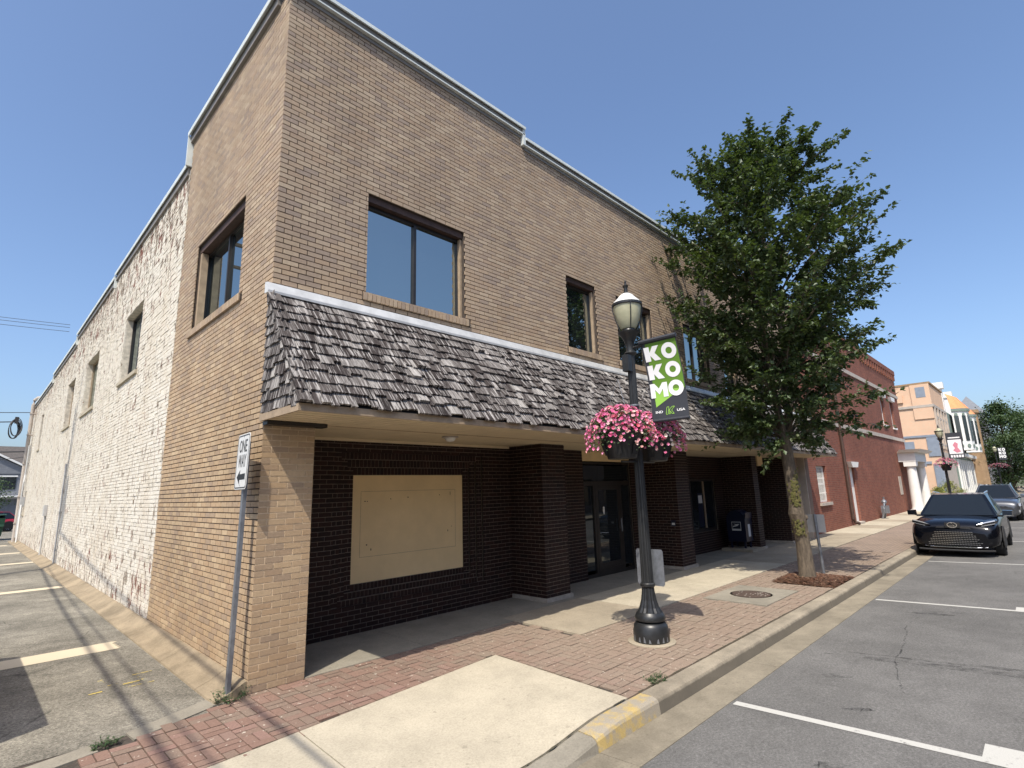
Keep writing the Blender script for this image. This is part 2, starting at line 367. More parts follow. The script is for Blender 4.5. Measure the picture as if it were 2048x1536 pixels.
def place(br, P0, U, N, depth=.03, jit=0, ujit=0):
    """brick rectangles -> boxes on the plane through P0 with axis U and outward normal N"""
    P0, U, N = (np.array(q, float) for q in (P0, U, N)); Z = np.array([0,0,1.]); n = len(br)
    pr = RNG.uniform(-jit, jit, n)[:,None] if jit else np.zeros((n,1))
    b = br.copy()
    if ujit: b += RNG.uniform(-ujit, ujit, b.shape)
    def pt(u, z, d): return P0+u[:,None]*U+z[:,None]*Z+d*N
    c = [(b[:,0],b[:,2]),(b[:,1],b[:,2]),(b[:,1],b[:,3]),(b[:,0],b[:,3])]
    if np.cross(U, Z) @ N < 0: c = c[::-1]
    return np.stack([pt(u, z, -depth) for u, z in c]+[pt(u, z, pr) for u, z in c], 1)
def camsize(V):
    """apparent size of the front face of every box"""
    F = V[:,4:]; c = F.mean(1)-np.array(CAM); d2 = (c**2).sum(1)
    nrm = np.cross(F[:,1]-F[:,0], F[:,3]-F[:,0]); a = -(nrm*c).sum(1)/np.sqrt(d2)
    x = c@np.array(r_); y = c@np.array(u_); z = c@np.array(f_); s = np.clip(a, 0, None)/d2
    s[(z < .3) | (abs(x/np.maximum(z,.01)) > .97) | (abs(y/np.maximum(z,.01)) > .73)] = 0
    return s
def pieces(name, V, mat, parent, n=300, rest='brickwork', full=None):
    """the n that show largest are objects of their own (sharing one mesh for whole pieces), the others one mesh"""
    tint = RNG.uniform(0.001, 1, len(V)); s = camsize(V); o = np.argsort(-s); big = o[:n][s[o[:n]] > 0]; small = np.setdiff1d(np.arange(len(V)), big)
    cache = {}
    for i in big:
        b = V[i]; c = b[:4].mean(0); key = tuple(np.round((b-c).reshape(-1)/.002).astype(int))
        if key not in cache: cache[key] = boxes_mesh(name, (b-c)[None], np.zeros(1)); cache[key].materials.append(MT[mat])
        link(name, cache[key], None, parent, c)
    if len(small): link(rest, boxes_mesh(rest, V[small], tint[small]), mat, parent, kind='stuff')
def grid_wall(P0, U, N, us, zs, holes, th):
    """solid wall behind the bricks, with openings"""
    P0, U, N = Vector(P0), Vector(U), Vector(N); m = MB()
    us = sorted({round(x, 4) for x in list(us)+[h[i] for h in holes for i in (0,1)] if us[0]-1e-6 <= x <= us[-1]+1e-6})
    zs = sorted({round(x, 4) for x in list(zs)+[h[i] for h in holes for i in (2,3)] if zs[0]-1e-6 <= x <= zs[-1]+1e-6})
    def solid(i, k):
        if i < 0 or k < 0 or i >= len(us)-1 or k >= len(zs)-1: return False
        a, b = (us[i]+us[i+1])/2, (zs[k]+zs[k+1])/2
        return not any(h[0] < a < h[1] and h[2] < b < h[3] for h in holes)
    def p(u, z, d): return P0+U*u+Vector((0,0,z))+N*d
    for i in range(len(us)-1):
        for k in range(len(zs)-1):
            if not solid(i, k): continue
            a, b, c, d = us[i], us[i+1], zs[k], zs[k+1]
            m.add([p(a,c,0),p(b,c,0),p(b,d,0),p(a,d,0)], [(0,1,2,3)]); m.add([p(a,c,-th),p(b,c,-th),p(b,d,-th),p(a,d,-th)], [(3,2,1,0)])
            if not solid(i-1, k): m.add([p(a,c,0),p(a,d,0),p(a,d,-th),p(a,c,-th)], [(0,1,2,3)])
            if not solid(i+1, k): m.add([p(b,c,0),p(b,c,-th),p(b,d,-th),p(b,d,0)], [(0,1,2,3)])
            if not solid(i, k-1): m.add([p(a,c,0),p(a,c,-th),p(b,c,-th),p(b,c,0)], [(0,1,2,3)])
            if not solid(i, k+1): m.add([p(a,d,0),p(b,d,0),p(b,d,-th),p(a,d,-th)], [(0,1,2,3)])
    return m
H = .0677
def sn(z): return round(z/H)*H

# ============================================================ the setting
def sheet(name, pts, mat, **p): return MB().add(pts, [tuple(range(len(pts)))]).build(name, mat, kind='structure', **p)
def quad(x0, x1, y0, y1, z): return [(x0,y0,z),(x1,y0,z),(x1,y1,z),(x0,y1,z)]
sheet('ground', quad(-600,1200,-600,900,-.32), 'grass')
# road with a slight crown, gutter strip beside the kerb
def road():
    m = MB(); prof = [(-3.66,-.125),(-6,-.07),(-8.2,-.04),(-10.4,-.07),(-13.2,-.13)]; xs = [-60,-10,0,5,10,20,40,80,160,400]
    for (y0,z0),(y1,z1) in zip(prof, prof[1:]):
        for a, b in zip(xs, xs[1:]): m.add([(a,y1,z1),(b,y1,z1),(b,y0,z0),(a,y0,z0)], [(0,1,2,3)])
    return m
def road_z(y): return float(np.interp(-y, [3.66,6,8.2], [-.125,-.07,-.04]))
ro = road().build('road', 'road', kind='structure')
def marking(name, pts, mat, parent):
    return MB().add(pts, [tuple(range(len(pts)))]).build(name, mat, parent)
for x0 in (3.30, 9.50, 15.55, 21.7, 27.9, 34.0):
    m = MB(); ys = [-3.70, -4.4, -5.1, -5.86]
    for a, b in zip(ys, ys[1:]): m.add([(x0-.05,b,road_z(b)+.004),(x0+.05,b,road_z(b)+.004),(x0+.05,a,road_z(a)+.004),(x0-.05,a,road_z(a)+.004)], [(0,1,2,3)])
    m.add([(x0+.05,-5.86,road_z(-5.86)+.004),(x0+.33,-5.86,road_z(-5.86)+.004),(x0+.33,-5.56,road_z(-5.56)+.004),(x0+.05,-5.56,road_z(-5.56)+.004)], [(0,1,2,3)])
    m.build('parking_line', 'line', ro)
def strip(name, pts, wd, mat, par, jit=.0, lift=.003):
    m = MB(); L_ = []; rr = random.Random(len(pts)*7+int(wd*1000))
    q = []
    for (a, b) in zip(pts, pts[1:]):
        k = 8; q += [(a[0]+(b[0]-a[0])*i/k, a[1]+(b[1]-a[1])*i/k) for i in range(k)]
    q.append(pts[-1]); q = [(x+rr.uniform(-jit, jit), y+rr.uniform(-jit, jit)) for x, y in q]; n = len(q)
    for i, (x, y) in enumerate(q):
        a, b = q[max(i-1, 0)], q[min(i+1, n-1)]; l = math.hypot(b[0]-a[0], b[1]-a[1]) or 1; nx, ny = -(b[1]-a[1])/l, (b[0]-a[0])/l; w_ = wd*rr.uniform(.5, 1.3)*min(1, 4*i/n+.15, 4*(n-1-i)/n+.15)
        L_ += [(x+nx*w_, y+ny*w_, road_z(y+ny*w_)+lift), (x-nx*w_, y-ny*w_, road_z(y-ny*w_)+lift)]
    m.add(L_, [(2*i, 2*i+1, 2*i+3, 2*i+2) for i in range(n-1)]); return m.build(name, mat, par)
def stainmat(name, c, amt):   # patchy film of dirt
    t = NT(name); t.b.inputs['Base Color'].default_value = (*c, 1); t.rough(.9); k = t.math('MULTIPLY', t.ramp(t.noise((7,7,7), 5, .75), [(.42, 0.), (.62, 1.)]), amt); t.l(k, t.b.inputs['Alpha']); return t.m
MT['crack'] = stainmat('road_crack', (.045,.044,.042), .6); MT['tyre_mark'] = stainmat('tyre_mark', (.05,.049,.047), .42)
strip('crack', [(4.35,-4.95),(4.62,-4.86),(5.05,-4.75),(5.75,-4.62),(6.6,-4.58),(7.5,-4.45),(8.4,-4.5)], .010, 'crack', ro, .018)
for x0, x1, y0, y1, wd in ((5.55,5.95,-3.9,-7.2,.10),(5.75,6.2,-4.1,-7.4,.05),(4.6,4.75,-4.0,-4.4,.06),(8.6,8.7,-4.3,-4.9,.10),(8.8,8.95,-4.5,-5.0,.05),(3.75,3.9,-4.55,-4.8,.05),(2.4,2.6,-4.6,-5.2,.12)):
    strip('tyre_mark', [(x0,y0),((x0+x1)/2,(y0+y1)/2),(x1,y1)], wd, 'tyre_mark', ro, .015, .0025)
# alley beside the building and the yard behind it
al = sheet('alley', quad(-9.5, .4, -.16, 70, -.012), 'alley')
sheet('rear_lot', quad(-70, 60, 70, 150, -.014), 'road')
sheet('rear_yard_paving', quad(.4, 60, 44, 70, -.018), 'alley')
def ragged(x0, x1, y0, y1, z, n=14, rag=.03):
    e = [(x1+random.uniform(-rag, rag)*1.6, y0+(y1-y0)*i/n, z) for i in range(n+1)]
    lo = [(x0+(x1-x0)*i/n, y0+random.uniform(-rag, rag)*.25, z) for i in range(n)]; hi = [(x0+(x1-x0)*i/n, y1+random.uniform(-rag, rag)*.35, z) for i in range(n)][::-1]
    return lo+e+hi
for (y0, y1, x1) in ((3.36,3.88,-.5),(11.2,11.62,-.36),(19.5,20.0,-.26),(25.1,25.7,-.34),(31.5,32.1,-.5)):
    marking('painted_bar', ragged(-3.2, x1, y0, y1, -.008), 'bar', al)
m = MB()
for (x, y, dx, dy) in ((-.93,1.55,.10,.02),(-.80,1.47,.16,.03),(-.62,1.42,.05,.12),(-.72,1.62,.14,.025),(-.98,1.72,.05,.16),(-.66,1.78,.20,.02),(-1.12,1.36,.12,.035),(-.78,1.32,.25,.02)):
    m.add([(x,y,-.008),(x+dx,y+.01,-.008),(x+dx,y+dy+.01,-.008),(x,y+dy,-.008)], [(0,1,2,3)])
m.build('sprayed_mark', 'yellow', al)

# sidewalk: bed, kerb, concrete slabs, clay pavers
sw = MB().add(quad(-40,140,-1.06,1.55,-.016), [(0,1,2,3)]).add(quad(2.40,140,-3.1,-1.06,-.016), [(0,1,2,3)]).add(quad(-40,2.40,-3.1,-1.06,-.15), [(0,1,2,3)]).add([(-40,-1.45,-.016),(-.0,-1.45,-.016),(2.40,-1.2,-.016),(2.40,-1.06,-.016),(-40,-1.06,-.016)], [(0,1,2,3,4)]).build('sidewalk', 'sand', kind='structure')
def slab_drop(x, y):                 # the corner ramp falls towards the gutter
    t = min(1, max(0, (2.0-x)/1.0)); t = t*t*(3-2*t)
    return -.085*t*min(1, max(0, (-1.2-y)/1.9))
def slab(poly, mat, z=.010, n=6, label=None):
    m = MB(); (a, b, c, d) = [Vector((p[0], p[1], 0)) for p in poly]; g = []
    for i in range(n+1):
        for k in range(n+1):
            u, v = i/n, k/n; p = (a*(1-u)+b*u)*(1-v)+(d*(1-u)+c*u)*v; g.append((p.x, p.y, z+slab_drop(p.x, p.y)))
    m.add(g, [(i*(n+1)+k, (i+1)*(n+1)+k, (i+1)*(n+1)+k+1, i*(n+1)+k+1) for i in range(n) for k in range(n)])
    rim = [i*(n+1) for i in range(n+1)]+[n*(n+1)+k for k in range(1, n+1)]+[i*(n+1)+n for i in range(n-1, -1, -1)]+[k for k in range(n-1, 0, -1)]
    q = [g[i] for i in rim]; L_ = len(q); m.add(q+[(x, y, zz-.06) for x, y, zz in q], [(i, (i+1) % L_, L_+(i+1) % L_, L_+i) for i in range(L_)])
    o = m.build('concrete_slab', mat, sw)
    return o
j = .006
slab([(-.02+j,-3.05),(2.42,-3.04),(2.56,-1.05),(-.02+j,-1.30)], 'conc_new', n=12)
slab([(-2.9,-3.05),(-.02-j,-3.05),(-.02-j,-1.30),(-2.9,-1.58)], 'conc_new', n=8)
# strip in the shade of the canopy
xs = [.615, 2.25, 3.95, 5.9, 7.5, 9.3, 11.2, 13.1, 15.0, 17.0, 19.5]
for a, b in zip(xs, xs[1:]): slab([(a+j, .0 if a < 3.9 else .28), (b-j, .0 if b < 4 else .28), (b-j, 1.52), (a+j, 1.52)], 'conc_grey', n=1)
# walkway along the shops
for a, b, mt in ((3.95,5.92,'conc_old'),(5.92,8.35,'conc_new'),(8.35,9.75,'conc_new'),(9.75,12.3,'conc_new'),(12.3,14.0,'conc_old'),(14.0,15.8,'conc_old'),(15.8,17.6,'conc_old'),(17.6,19.4,'conc_old'),
                 (19.4,21.8,'conc_old'),(21.8,24.6,'conc_new'),(24.6,26.4,'conc_old'),(26.4,29.0,'conc_new'),(29.0,30.6,'conc_old'),(30.6,34.5,'conc_new'),(34.5,36.2,'conc_old'),(36.2,40.5,'conc_new'),(40.5,46,'conc_new'),(46,52,'conc_old'),(52,60,'conc_old'),(60,72,'conc_new'),(72,90,'conc_old'),(90,138,'conc_old')):
    slab([(a+j,-1.30),(b-j,-1.30),(b-j,.27),(a+j,.27)], mt, n=1)
slab([(7.25,-2.62),(8.85,-2.62),(8.85,-1.52),(7.25,-1.52)], 'conc_grey', n=1)       # round the manhole
# flush concrete edge between the alley and the pavers, broken further left
for poly in ([(-1.03,-.34),(-.30,-.05),(-.33,.19),(-1.05,-.12)], [(-1.72,-.48),(-1.28,-.37),(-1.30,-.17),(-1.74,-.26)], [(-2.6,-.68),(-1.95,-.52),(-1.98,-.30),(-2.6,-.42)]):
    slab(poly, 'conc_grey', .0, 1)
# pavers, basket weave
def pavers():
    out = []; s = .2032; g = .005
    def ok(x, y):
        if y < -3.04 or x > 16: return False
        if x < 3.95 and y > -.02 and x > -.05: return False
        if x <= -.05 and y > -.36+.38*(x+.3)+.28: return False
        if x < 2.5 and y < -1.32+.10*(x): return False
        if x > 3.95 and y > -1.3: return False
        if 7.25 < x < 8.85 and -2.62 < y < -1.52: return False
        if 9.55 < x < 11.1 and y < -1.9: return False
        return True
    i0 = int(-2.6/s)
    for i in range(i0, 80):
        for k in range(-17, 3):
            x, y = i*s, k*s+.02
            if (i+k) % 2: c = [(x, x+s, y, y+s/2), (x, x+s, y+s/2, y+s)]
            else: c = [(x, x+s/2, y, y+s), (x+s/2, x+s, y, y+s)]
            for (a, b, p, q) in c:
                if ok((a+b)/2, (p+q)/2):
                    q = min(q, -3.04+5) ; out.append((a+g, b-g, p+g, min(q-g, 5)))
    b = np.array(out); n = len(b); h = RNG.uniform(-.004, .002, n)
    def ring(z, e=0): return [np.stack([b[:,i]+(e if i == 0 else -e), b[:,k]+(e if k == 2 else -e), z], 1) for i, k in ((0,2),(1,2),(1,3),(0,3))]
    tilt = RNG.uniform(-.0022, .0022, (4, n)); top = ring(h)
    dz = [np.array([slab_drop(x, y) for x, y in zip(b[:,0], (b[:,2]+b[:,3])/2)])]*4
    top = [t+np.stack([0*h, 0*h, tilt[i]+0*dz[i]], 1) for i, t in enumerate(top)]
    return np.stack(ring(np.full(n, -.05))+top, 1)
PV = pavers(); pieces('paver', PV, 'paver', sw, 300, 'paver_field')
def far_pavers():
    m = MB(); m.add(quad(16.05, 138, -3.04, -1.32, -.002), [(0,1,2,3)]); t = NT('paver_pattern_far'); s = t.sep()
    x = t.n('ShaderNodeCombineXYZ'); t.l(s[0], x.inputs[0]); t.l(s[1], x.inputs[1]); b = t.n('ShaderNodeTexBrick'); t.l(x.outputs[0], b.inputs['Vector'])
    b.inputs['Scale'].default_value = 1; b.inputs['Brick Width'].default_value = .2032; b.inputs['Row Height'].default_value = .1016; b.inputs['Mortar Size'].default_value = .004
    for k, v in (('Color1', (.30,.225,.17)), ('Color2', (.26,.20,.155)), ('Mortar', (.085,.07,.055))): b.inputs[k].default_value = (*v, 1)
    t.col(t.mix(1, b.outputs[0], t.ramp(t.noise(.8), [(.3,.75),(.7,1.)]), 'MULTIPLY')); t.rough(.9); m.build('paver_field', t.m, sw, kind='stuff')
far_pavers()
# kerb in cast lengths, dropped at the corner ramp, and the gutter pan
kb = thing('kerb', 'concrete kerb and gutter along the sidewalk edge', 'kerb'); del kb['label'], kb['category']; kb['kind'] = 'structure'
def kerb_piece(x0, x1, mat, n):
    m = MB(); rows = []
    for i in range(n+1):
        x = x0+(x1-x0)*i/n; t = min(1, max(0, (2.05-x)/1.0)); t = t*t*(3-2*t); d = .10*t
        wv = random.uniform(-.004, .004)
        rows.append([(x,-3.06,-.3),(x,-3.06,.004-d*.85),(x,-3.20,.006-d),(x,-3.242+wv,-.012-d*.95),(x,-3.256+wv,-.035-d*.8),(x,-3.275,-.138),(x,-3.275,-.3)])
    k = 7; v = [p for r in rows for p in r]
    m.add(v, [(i*k+q, (i+1)*k+q, (i+1)*k+q+1, i*k+q+1) for i in range(n) for q in range(k-1)]+[tuple(range(k)), tuple(range(n*k, n*k+k))[::-1]])
    return m.build('kerb_stone', mat, kb, smooth=False)
ks = [-12,-6,-3,-.3,1.62]; 
for a, b in zip(ks, ks[1:]): kerb_piece(a+.004, b-.004, 'conc_grey', 6)
kerb_piece(1.628, 2.62, 'kerb_y', 10)
ks = [2.62,5.35,8.4,10.9,11.25,14.3,17.3,20.4,24,28,34,42,60,90,138]
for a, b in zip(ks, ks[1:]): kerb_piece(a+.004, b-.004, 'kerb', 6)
ks = [-12,-5,-1.4,1.62,4.65,7.7,10.75,13.8,17,20,26,34,60,138]
for a, b in zip(ks, ks[1:]):
    MB().add([(a+.004,-3.665,-.119),(b-.004,-3.665,-.119),(b-.004,-3.28,-.134),(a+.004,-3.28,-.134),(a+.004,-3.665,-.2),(b-.004,-3.665,-.2),(b-.004,-3.28,-.2),(a+.004,-3.28,-.2)],
             [(0,1,2,3),(4,5,1,0),(5,6,2,1),(6,7,3,2),(7,4,0,3)]).build('gutter_pan', 'gutter', kb)

# soil and moss in the seam along the kerb and round the corner slab
def seam(pts, wmax, seed):
    rr = random.Random(seed); m = MB(); q = []
    for (a, b) in zip(pts, pts[1:]):
        k = max(2, int(math.hypot(b[0]-a[0], b[1]-a[1])/.05)); q += [(a[0]+(b[0]-a[0])*i/k, a[1]+(b[1]-a[1])*i/k) for i in range(k)]
    L_ = []; wd = .01
    for i, (x, y) in enumerate(q):
        a, b = q[max(i-1, 0)], q[min(i+1, len(q)-1)]; l = math.hypot(b[0]-a[0], b[1]-a[1]); nx, ny = -(b[1]-a[1])/l, (b[0]-a[0])/l; wd = min(wmax, max(.002, wd+rr.uniform(-.008, .008))); z = .0135+slab_drop(x, y)
        L_ += [(x+nx*wd, y+ny*wd, z), (x-nx*wd*.6, y-ny*wd*.6, z)]
    m.add(L_, [(2*i, 2*i+1, 2*i+3, 2*i+2) for i in range(len(q)-1)]); m.build('seam_soil', 'soil', sw)
MT['soil'] = M('seam_soil', (.055,.05,.03), .95, .5, 40, .4, 60)
seam([(.4,-3.062),(1.6,-3.058),(2.42,-3.045)], .024, 1); seam([(2.6,-3.05),(9.5,-3.05)], .014, 2); seam([(11.1,-3.05),(15,-3.05)], .012, 3); seam([(2.43,-3.0),(2.565,-1.05)], .010, 4); seam([(2.55,-1.045),(-.02,-1.295),(-2.4,-1.53)], .007, 5)
# opposite side of the street (seen only in the shop windows)
sheet('opposite_sidewalk', quad(-60,140,-17.2,-13.2,.0), 'conc_old')
for i, (a, b, h) in enumerate(((-22,-6,7.5),(-6,7,6.2),(7,19,8.4),(19,34,6.8),(34,60,8))):
    t = thing('shop_building', ['dark brick shop','low dark brick shop','tall dark brick shop','wide dark brick shop','long dark brick shop'][i]+' across the street, mirrored in the shop windows', 'building', (0,0,0), 0, 'shops across the street')
    hs = [(x, x+1.1, 4.0, 5.6) for x in np.arange(a+1.2, b-1.6, 2.6)]+[(a+.8, b-.8, .6, 2.7)]
    grid_wall((0,-17.2,0), (1,0,0), (0,1,0), [a+.02,b-.02], [0,h], hs, .3).build('wall', 'shade_brick', t)
    m = MB()
    for q in hs: m.box(q[0], q[1], -17.45, -17.4, q[2], q[3])
    m.build('window_glazing', 'glass_store', t); bx('roof', 'roof_dark', t, a+.02, b-.02, -30, -17.55, h-.4, h-.2)

# ============================================================ the corner building
B = thing('corner_building', 'two-storey tan brick corner building with painted white alley wall', 'building')
XE = 19.5; YT = 4.42; YE = 35.5
ZT, ZL = 8.76, 8.54                                                    # brick tops under the coping
WIN = [(1.25,3.03),(5.70,6.68),(7.47,8.98),(10.60,12.02),(12.98,13.96),(15.6,17.1)]
WZ0, WZ1 = sn(4.74), sn(6.24)
holes = [(.61, XE+1, -.1, 2.865), (4.53, XE+1, ZL, 9.5)]+[(a, b, WZ0, WZ1) for a, b in WIN]
sills = [(a-.06, b+.10, WZ0-2*H, WZ0) for a, b in WIN]
fw = grid_wall((0,.014,0), (1,0,0), (0,-1,0), [.014, XE], [0, 2.865, ZT], holes, .24).build('front_wall', 'tan_mortar', B)
br = lay(0, XE, 0, ZT, holes+sills, j=.0125)
Vf = place(br, (0,0,0), (1,0,0), (0,-1,0), .03, .0015)
lowm = (br[:,3] < 2.87)
aw_h = [(1.18, 3.42, sn(4.74), sn(6.24))]; aw_s = [(1.05, 3.50, sn(4.74)-2*H, sn(4.74))]
aw = grid_wall((.014,0,0), (0,1,0), (-1,0,0), [.255, YT], [0, ZT], aw_h, .24).build('alley_wall', 'tan_mortar', B)
ba = lay(.0305, YT, 0, ZT, aw_h+aw_s, j=.0125)
Va = place(ba, (0,0,0), (0,1,0), (-1,0,0), .03, .0015)
# pale mortar face of the pier front (raked less deep than above)
bx('pier_mortar', 'pale_mortar', B, .004, .61, .0035, .0095, 0, 2.84)
# return face of the corner pier towards the shop front
bp = lay(.031, 1.3, 0, 2.84); Vp = place(bp, (.61,0,0), (0,1,0), (1,0,0), .03, .001)
bx('pier_core', 'tan_mortar', B, .26, .600, .255, 1.3, 0, 2.86)
Vall = np.concatenate([Vf, Va, Vp]); pieces('brick', Vall, 'tan', fw, 300, 'brickwork')

def window(x0, x1, z0, z1, axis, panes=2, gl='glass', dep=.13, lint=.10, name='window', sill='tan', white=False, frame='bronze', jambbrick=True, mul=None):
    """axis 'x': in the street front (faces -y); axis 'y': in the alley wall (faces -x)"""
    T = (lambda a, d, z: (a, d, z)) if axis == 'x' else (lambda a, d, z: (d, a, z))
    def b(m, a0, a1, d0, d1, q0, q1, mi=0):
        p, q = T(a0, d0, q0), T(a1, d1, q1); return m.box(min(p[0],q[0]), max(p[0],q[0]), min(p[1],q[1]), max(p[1],q[1]), q0, q1, 0, mi)
    fr = MB(); f = .045; zt = z1-lint
    b(fr, x0+.004, x0+f, dep, dep+.06, z0+.004, zt); b(fr, x1-f, x1-.004, dep, dep+.06, z0+.004, zt)
    b(fr, x0+f, x1-f, dep+.001, dep+.06, z0+.004, z0+f); b(fr, x0+f, x1-f, dep+.001, dep+.06, zt-f, zt)
    wo = fr.build(name, frame, B)
    ms = [x0+(x1-x0)*i/panes for i in range(1, panes)] if mul is None else mul
    for a in ms: mm = MB(); b(mm, a-.022, a+.022, dep-.006, dep+.055, z0+f, zt-f); mm.build('mullion', frame, wo)
    edges = [x0+f]+ms+[x1-f]
    for a, c in zip(edges, edges[1:]):
        mm = MB(); b(mm, a+.001, c-.001, dep+.035, dep+.042, z0+f-.004, zt-f+.004); mm.build('pane', gl, wo)
    if lint: mm = MB(); b(mm, x0+.004, x1-.004, .045, dep+.06, zt+.002, z1-.003); mm.build('lintel', 'lintel' if not white else 'jamb', wo)
    mm = MB(); b(mm, x0, x1, dep+.16, dep+.17, z0, z1); mm.build('dark_room', 'dark', wo)
    return wo
jv = []
for i, (a, b) in enumerate(WIN):
    wo = window(a, b, WZ0, WZ1, 'x', 2 if b-a > 1.2 else 1)
    bx('jamb_trim', 'jamb', wo, b-.04, b-.004, .07, .13, WZ0+.003, WZ1-.11); bx('jamb_trim', 'jamb', wo, a+.004, a+.03, .06, .13, WZ0+.003, WZ1-.11)
    m = MB(); x = a-.05
    while x < b+.06:
        m.add([(x,-.035,WZ0-2*H+.006),(x+.058,-.035,WZ0-2*H+.006),(x+.058,.12,WZ0-2*H+.006),(x,.12,WZ0-2*H+.006),(x,-.035,WZ0-.022),(x+.058,-.035,WZ0-.022),(x+.058,.12,WZ0+.004),(x,.12,WZ0+.004)],
              [(3,2,1,0),(4,5,6,7),(0,1,5,4),(1,2,6,5),(2,3,7,6),(3,0,4,7)], random.uniform(.01, 1)); x += H
    m.build('sill', 'tan', wo)
    bx('sill_mortar', 'tan_mortar', wo, a-.06, b+.09, -.022, .12, WZ0-2*H+.01, WZ0-.03)
    bj = lay(.0305, .125, WZ0, WZ1, (), .2032)
    jv.append(place(bj, (b+.001,0,0), (0,1,0), (-1,0,0), .012)); jv.append(place(bj, (a-.001,0,0), (0,1,0), (1,0,0), .012))
link('jamb_bricks', boxes_mesh('jamb_bricks', np.concatenate(jv), RNG.uniform(.001, 1, sum(len(q) for q in jv))), 'tan', B, kind='stuff')
y0, y1, z0, z1 = aw_h[0]; wo = window(y0, y1, z0, z1, 'y', 2, lint=.12, dep=.16)
bj = lay(.0305, .155, z0, z1); q = np.concatenate([place(bj, (0,y1+.001,0), (1,0,0), (0,-1,0), .012), place(bj, (0,y0-.001,0), (1,0,0), (0,1,0), .012)])
link('jamb_bricks', boxes_mesh('jamb_bricks', q, RNG.uniform(.001, 1, len(q))), 'tan', wo, kind='stuff')
m = MB(); m.box(.05, .15, y1-.09, y1-.003, z0+.003, z1-.13); m.build('jamb_trim', 'jamb', wo)
m = MB(); y = y0-.10
while y < y1+.06:
    m.add([(-.035,y,z0-2*H+.006),(.14,y,z0-2*H+.006),(.14,y+.058,z0-2*H+.006),(-.035,y+.058,z0-2*H+.006),(-.035,y,z0-.025),(.14,y,z0+.004),(.14,y+.058,z0+.004),(-.035,y+.058,z0-.025)],
          [(3,2,1,0),(4,5,6,7),(0,1,5,4),(1,2,6,5),(2,3,7,6),(3,0,4,7)], random.uniform(.01, 1)); y += H
m.build('sill', 'tan', wo); bx('sill_mortar', 'tan_mortar', wo, -.022, .14, y0-.11, y1+.06, z0-2*H+.01, z0-.032)

# painted white wall along the alley
steps = [(YT, 11.4, 8.20), (11.4, 18.6, 8.12), (18.6, 25.9, 7.86), (25.9, YE, 7.60)]
ww = [(7.45,9.35,sn(4.78),sn(6.42)),(13.05,15.35,sn(4.75),sn(6.45)),(17.95,19.85,sn(4.75),sn(6.42)),(28.7,29.8,sn(4.7),sn(6.4)),(32.6,33.6,sn(1.5),sn(2.7))]
ph = ww+[(a, b, z, 9.5) for a, b, z in steps]
pw = grid_wall((.013,0,0), (0,1,0), (-1,0,0), [YT+.001, YE], [0, 8.20], ph, .3).build('painted_wall', 'painted_joint', B)
bw = lay(YT+.003, YE, 0, 8.2, ph, L=.2110, H=.0700, j=.0105, jv=.005)
Vw = place(bw, (0,0,0), (0,1,0), (-1,0,0), .03, .006, .0025)
pieces('painted_brick', Vw, 'painted', pw, 300, 'painted_brickwork')
for i, (a, b, p, q) in enumerate(ww):
    wo = window(a, b, p, q, 'y', 2 if b-a > 1.2 else 1, gl='glass' if i < 2 else 'glass_store', dep=.15, lint=.0, white=True, frame='jamb' if i else 'bronze')
    bx('sill', 'conc_new', wo, -.045, .148, a-.08, b+.08, p-.085, p-.004)
    bj = lay(.0305, .145, p, q, (), .2110, .07, .013); v = np.concatenate([place(bj, (0,b+.001,0), (1,0,0), (0,-1,0), .012), place(bj, (0,a-.001,0), (1,0,0), (0,1,0), .012)])
    link('jamb_bricks', boxes_mesh('jamb_bricks', v, RNG.uniform(.001, 1, len(v))), 'painted', wo, kind='stuff')
bx('rear_wall', 'painted', B, .31, XE, YE-.3, YE-.001, 0, 7.6)
bx('side_wall', 'red_brick', B, XE-.25, XE-.002, .26, YE-.31, 0, 8.5)
bx('roof', 'roof_dark', B, .31, XE-.26, .26, YE-.31, 7.2, 7.35)
bx('upper_floor', 'dark', B, .32, XE-.26, .27, 12, 2.95, 3.1)
# chimney at the far end
m = MB(); 
for k in range(16): m.box(1.0-.01*(k % 2), 2.2+.01*(k % 2), 31.0-.012*(k % 3), 32.4, 7.3+k*.16, 7.3+k*.16+.14, random.uniform(.01, 1))
m.build('chimney', 'tan', B)
# metal coping: cap, fascia and drip, stepped
def coping(name, x0, x1, y0, y1, zb, front=None):
    m = MB(); m.box(x0, x1, y0, y1, zb+.135, zb+.185); return m.build(name, 'metal', B)
def cope_front(a, b, z):
    bx('coping_cap', 'metal', B, a, b, -.085, .30, z+.15, z+.185)
    MB().add([(a,-.10,z+.13),(b,-.10,z+.13),(b,-.10,z+.186),(a,-.10,z+.186),(a,-.085,z+.13),(b,-.085,z+.13),(b,-.085,z+.186),(a,-.085,z+.186)], [(0,1,2,3),(4,7,6,5),(0,4,5,1),(3,2,6,7),(0,3,7,4),(1,5,6,2)]).build('coping_edge', 'metal', B)
    bx('coping_fascia', 'metal_dark', B, a+.01, b-.012, -.055, .02, z+.045, z+.148)
    bx('drip_edge', 'metal', B, a+.01, b-.012, -.075, .02, z+.020, z+.043)
    bx('under_trim', 'metal_dark', B, a+.01, b-.012, -.020, .02, z-.045, z+.018)
cope_front(-.10, 4.56, ZT); cope_front(4.57, XE, ZL)
bx('coping_end', 'metal', B, 4.50, 4.566, -.075, .20, ZL+.02, ZT+.13)
def cope_alley(a, b, z, w=1):
    bx('coping_cap', 'metal', B, -.085*w, .30, a, b, z+.15, z+.19)
    bx('coping_fascia', 'metal', B, -.10*w, -.086*w, a, b, z+.10, z+.191)
    bx('coping_fascia', 'metal_dark', B, -.05*w, .02, a+.01, b-.01, z-.03, z+.148)
cope_alley(.302, YT+.05, ZT)
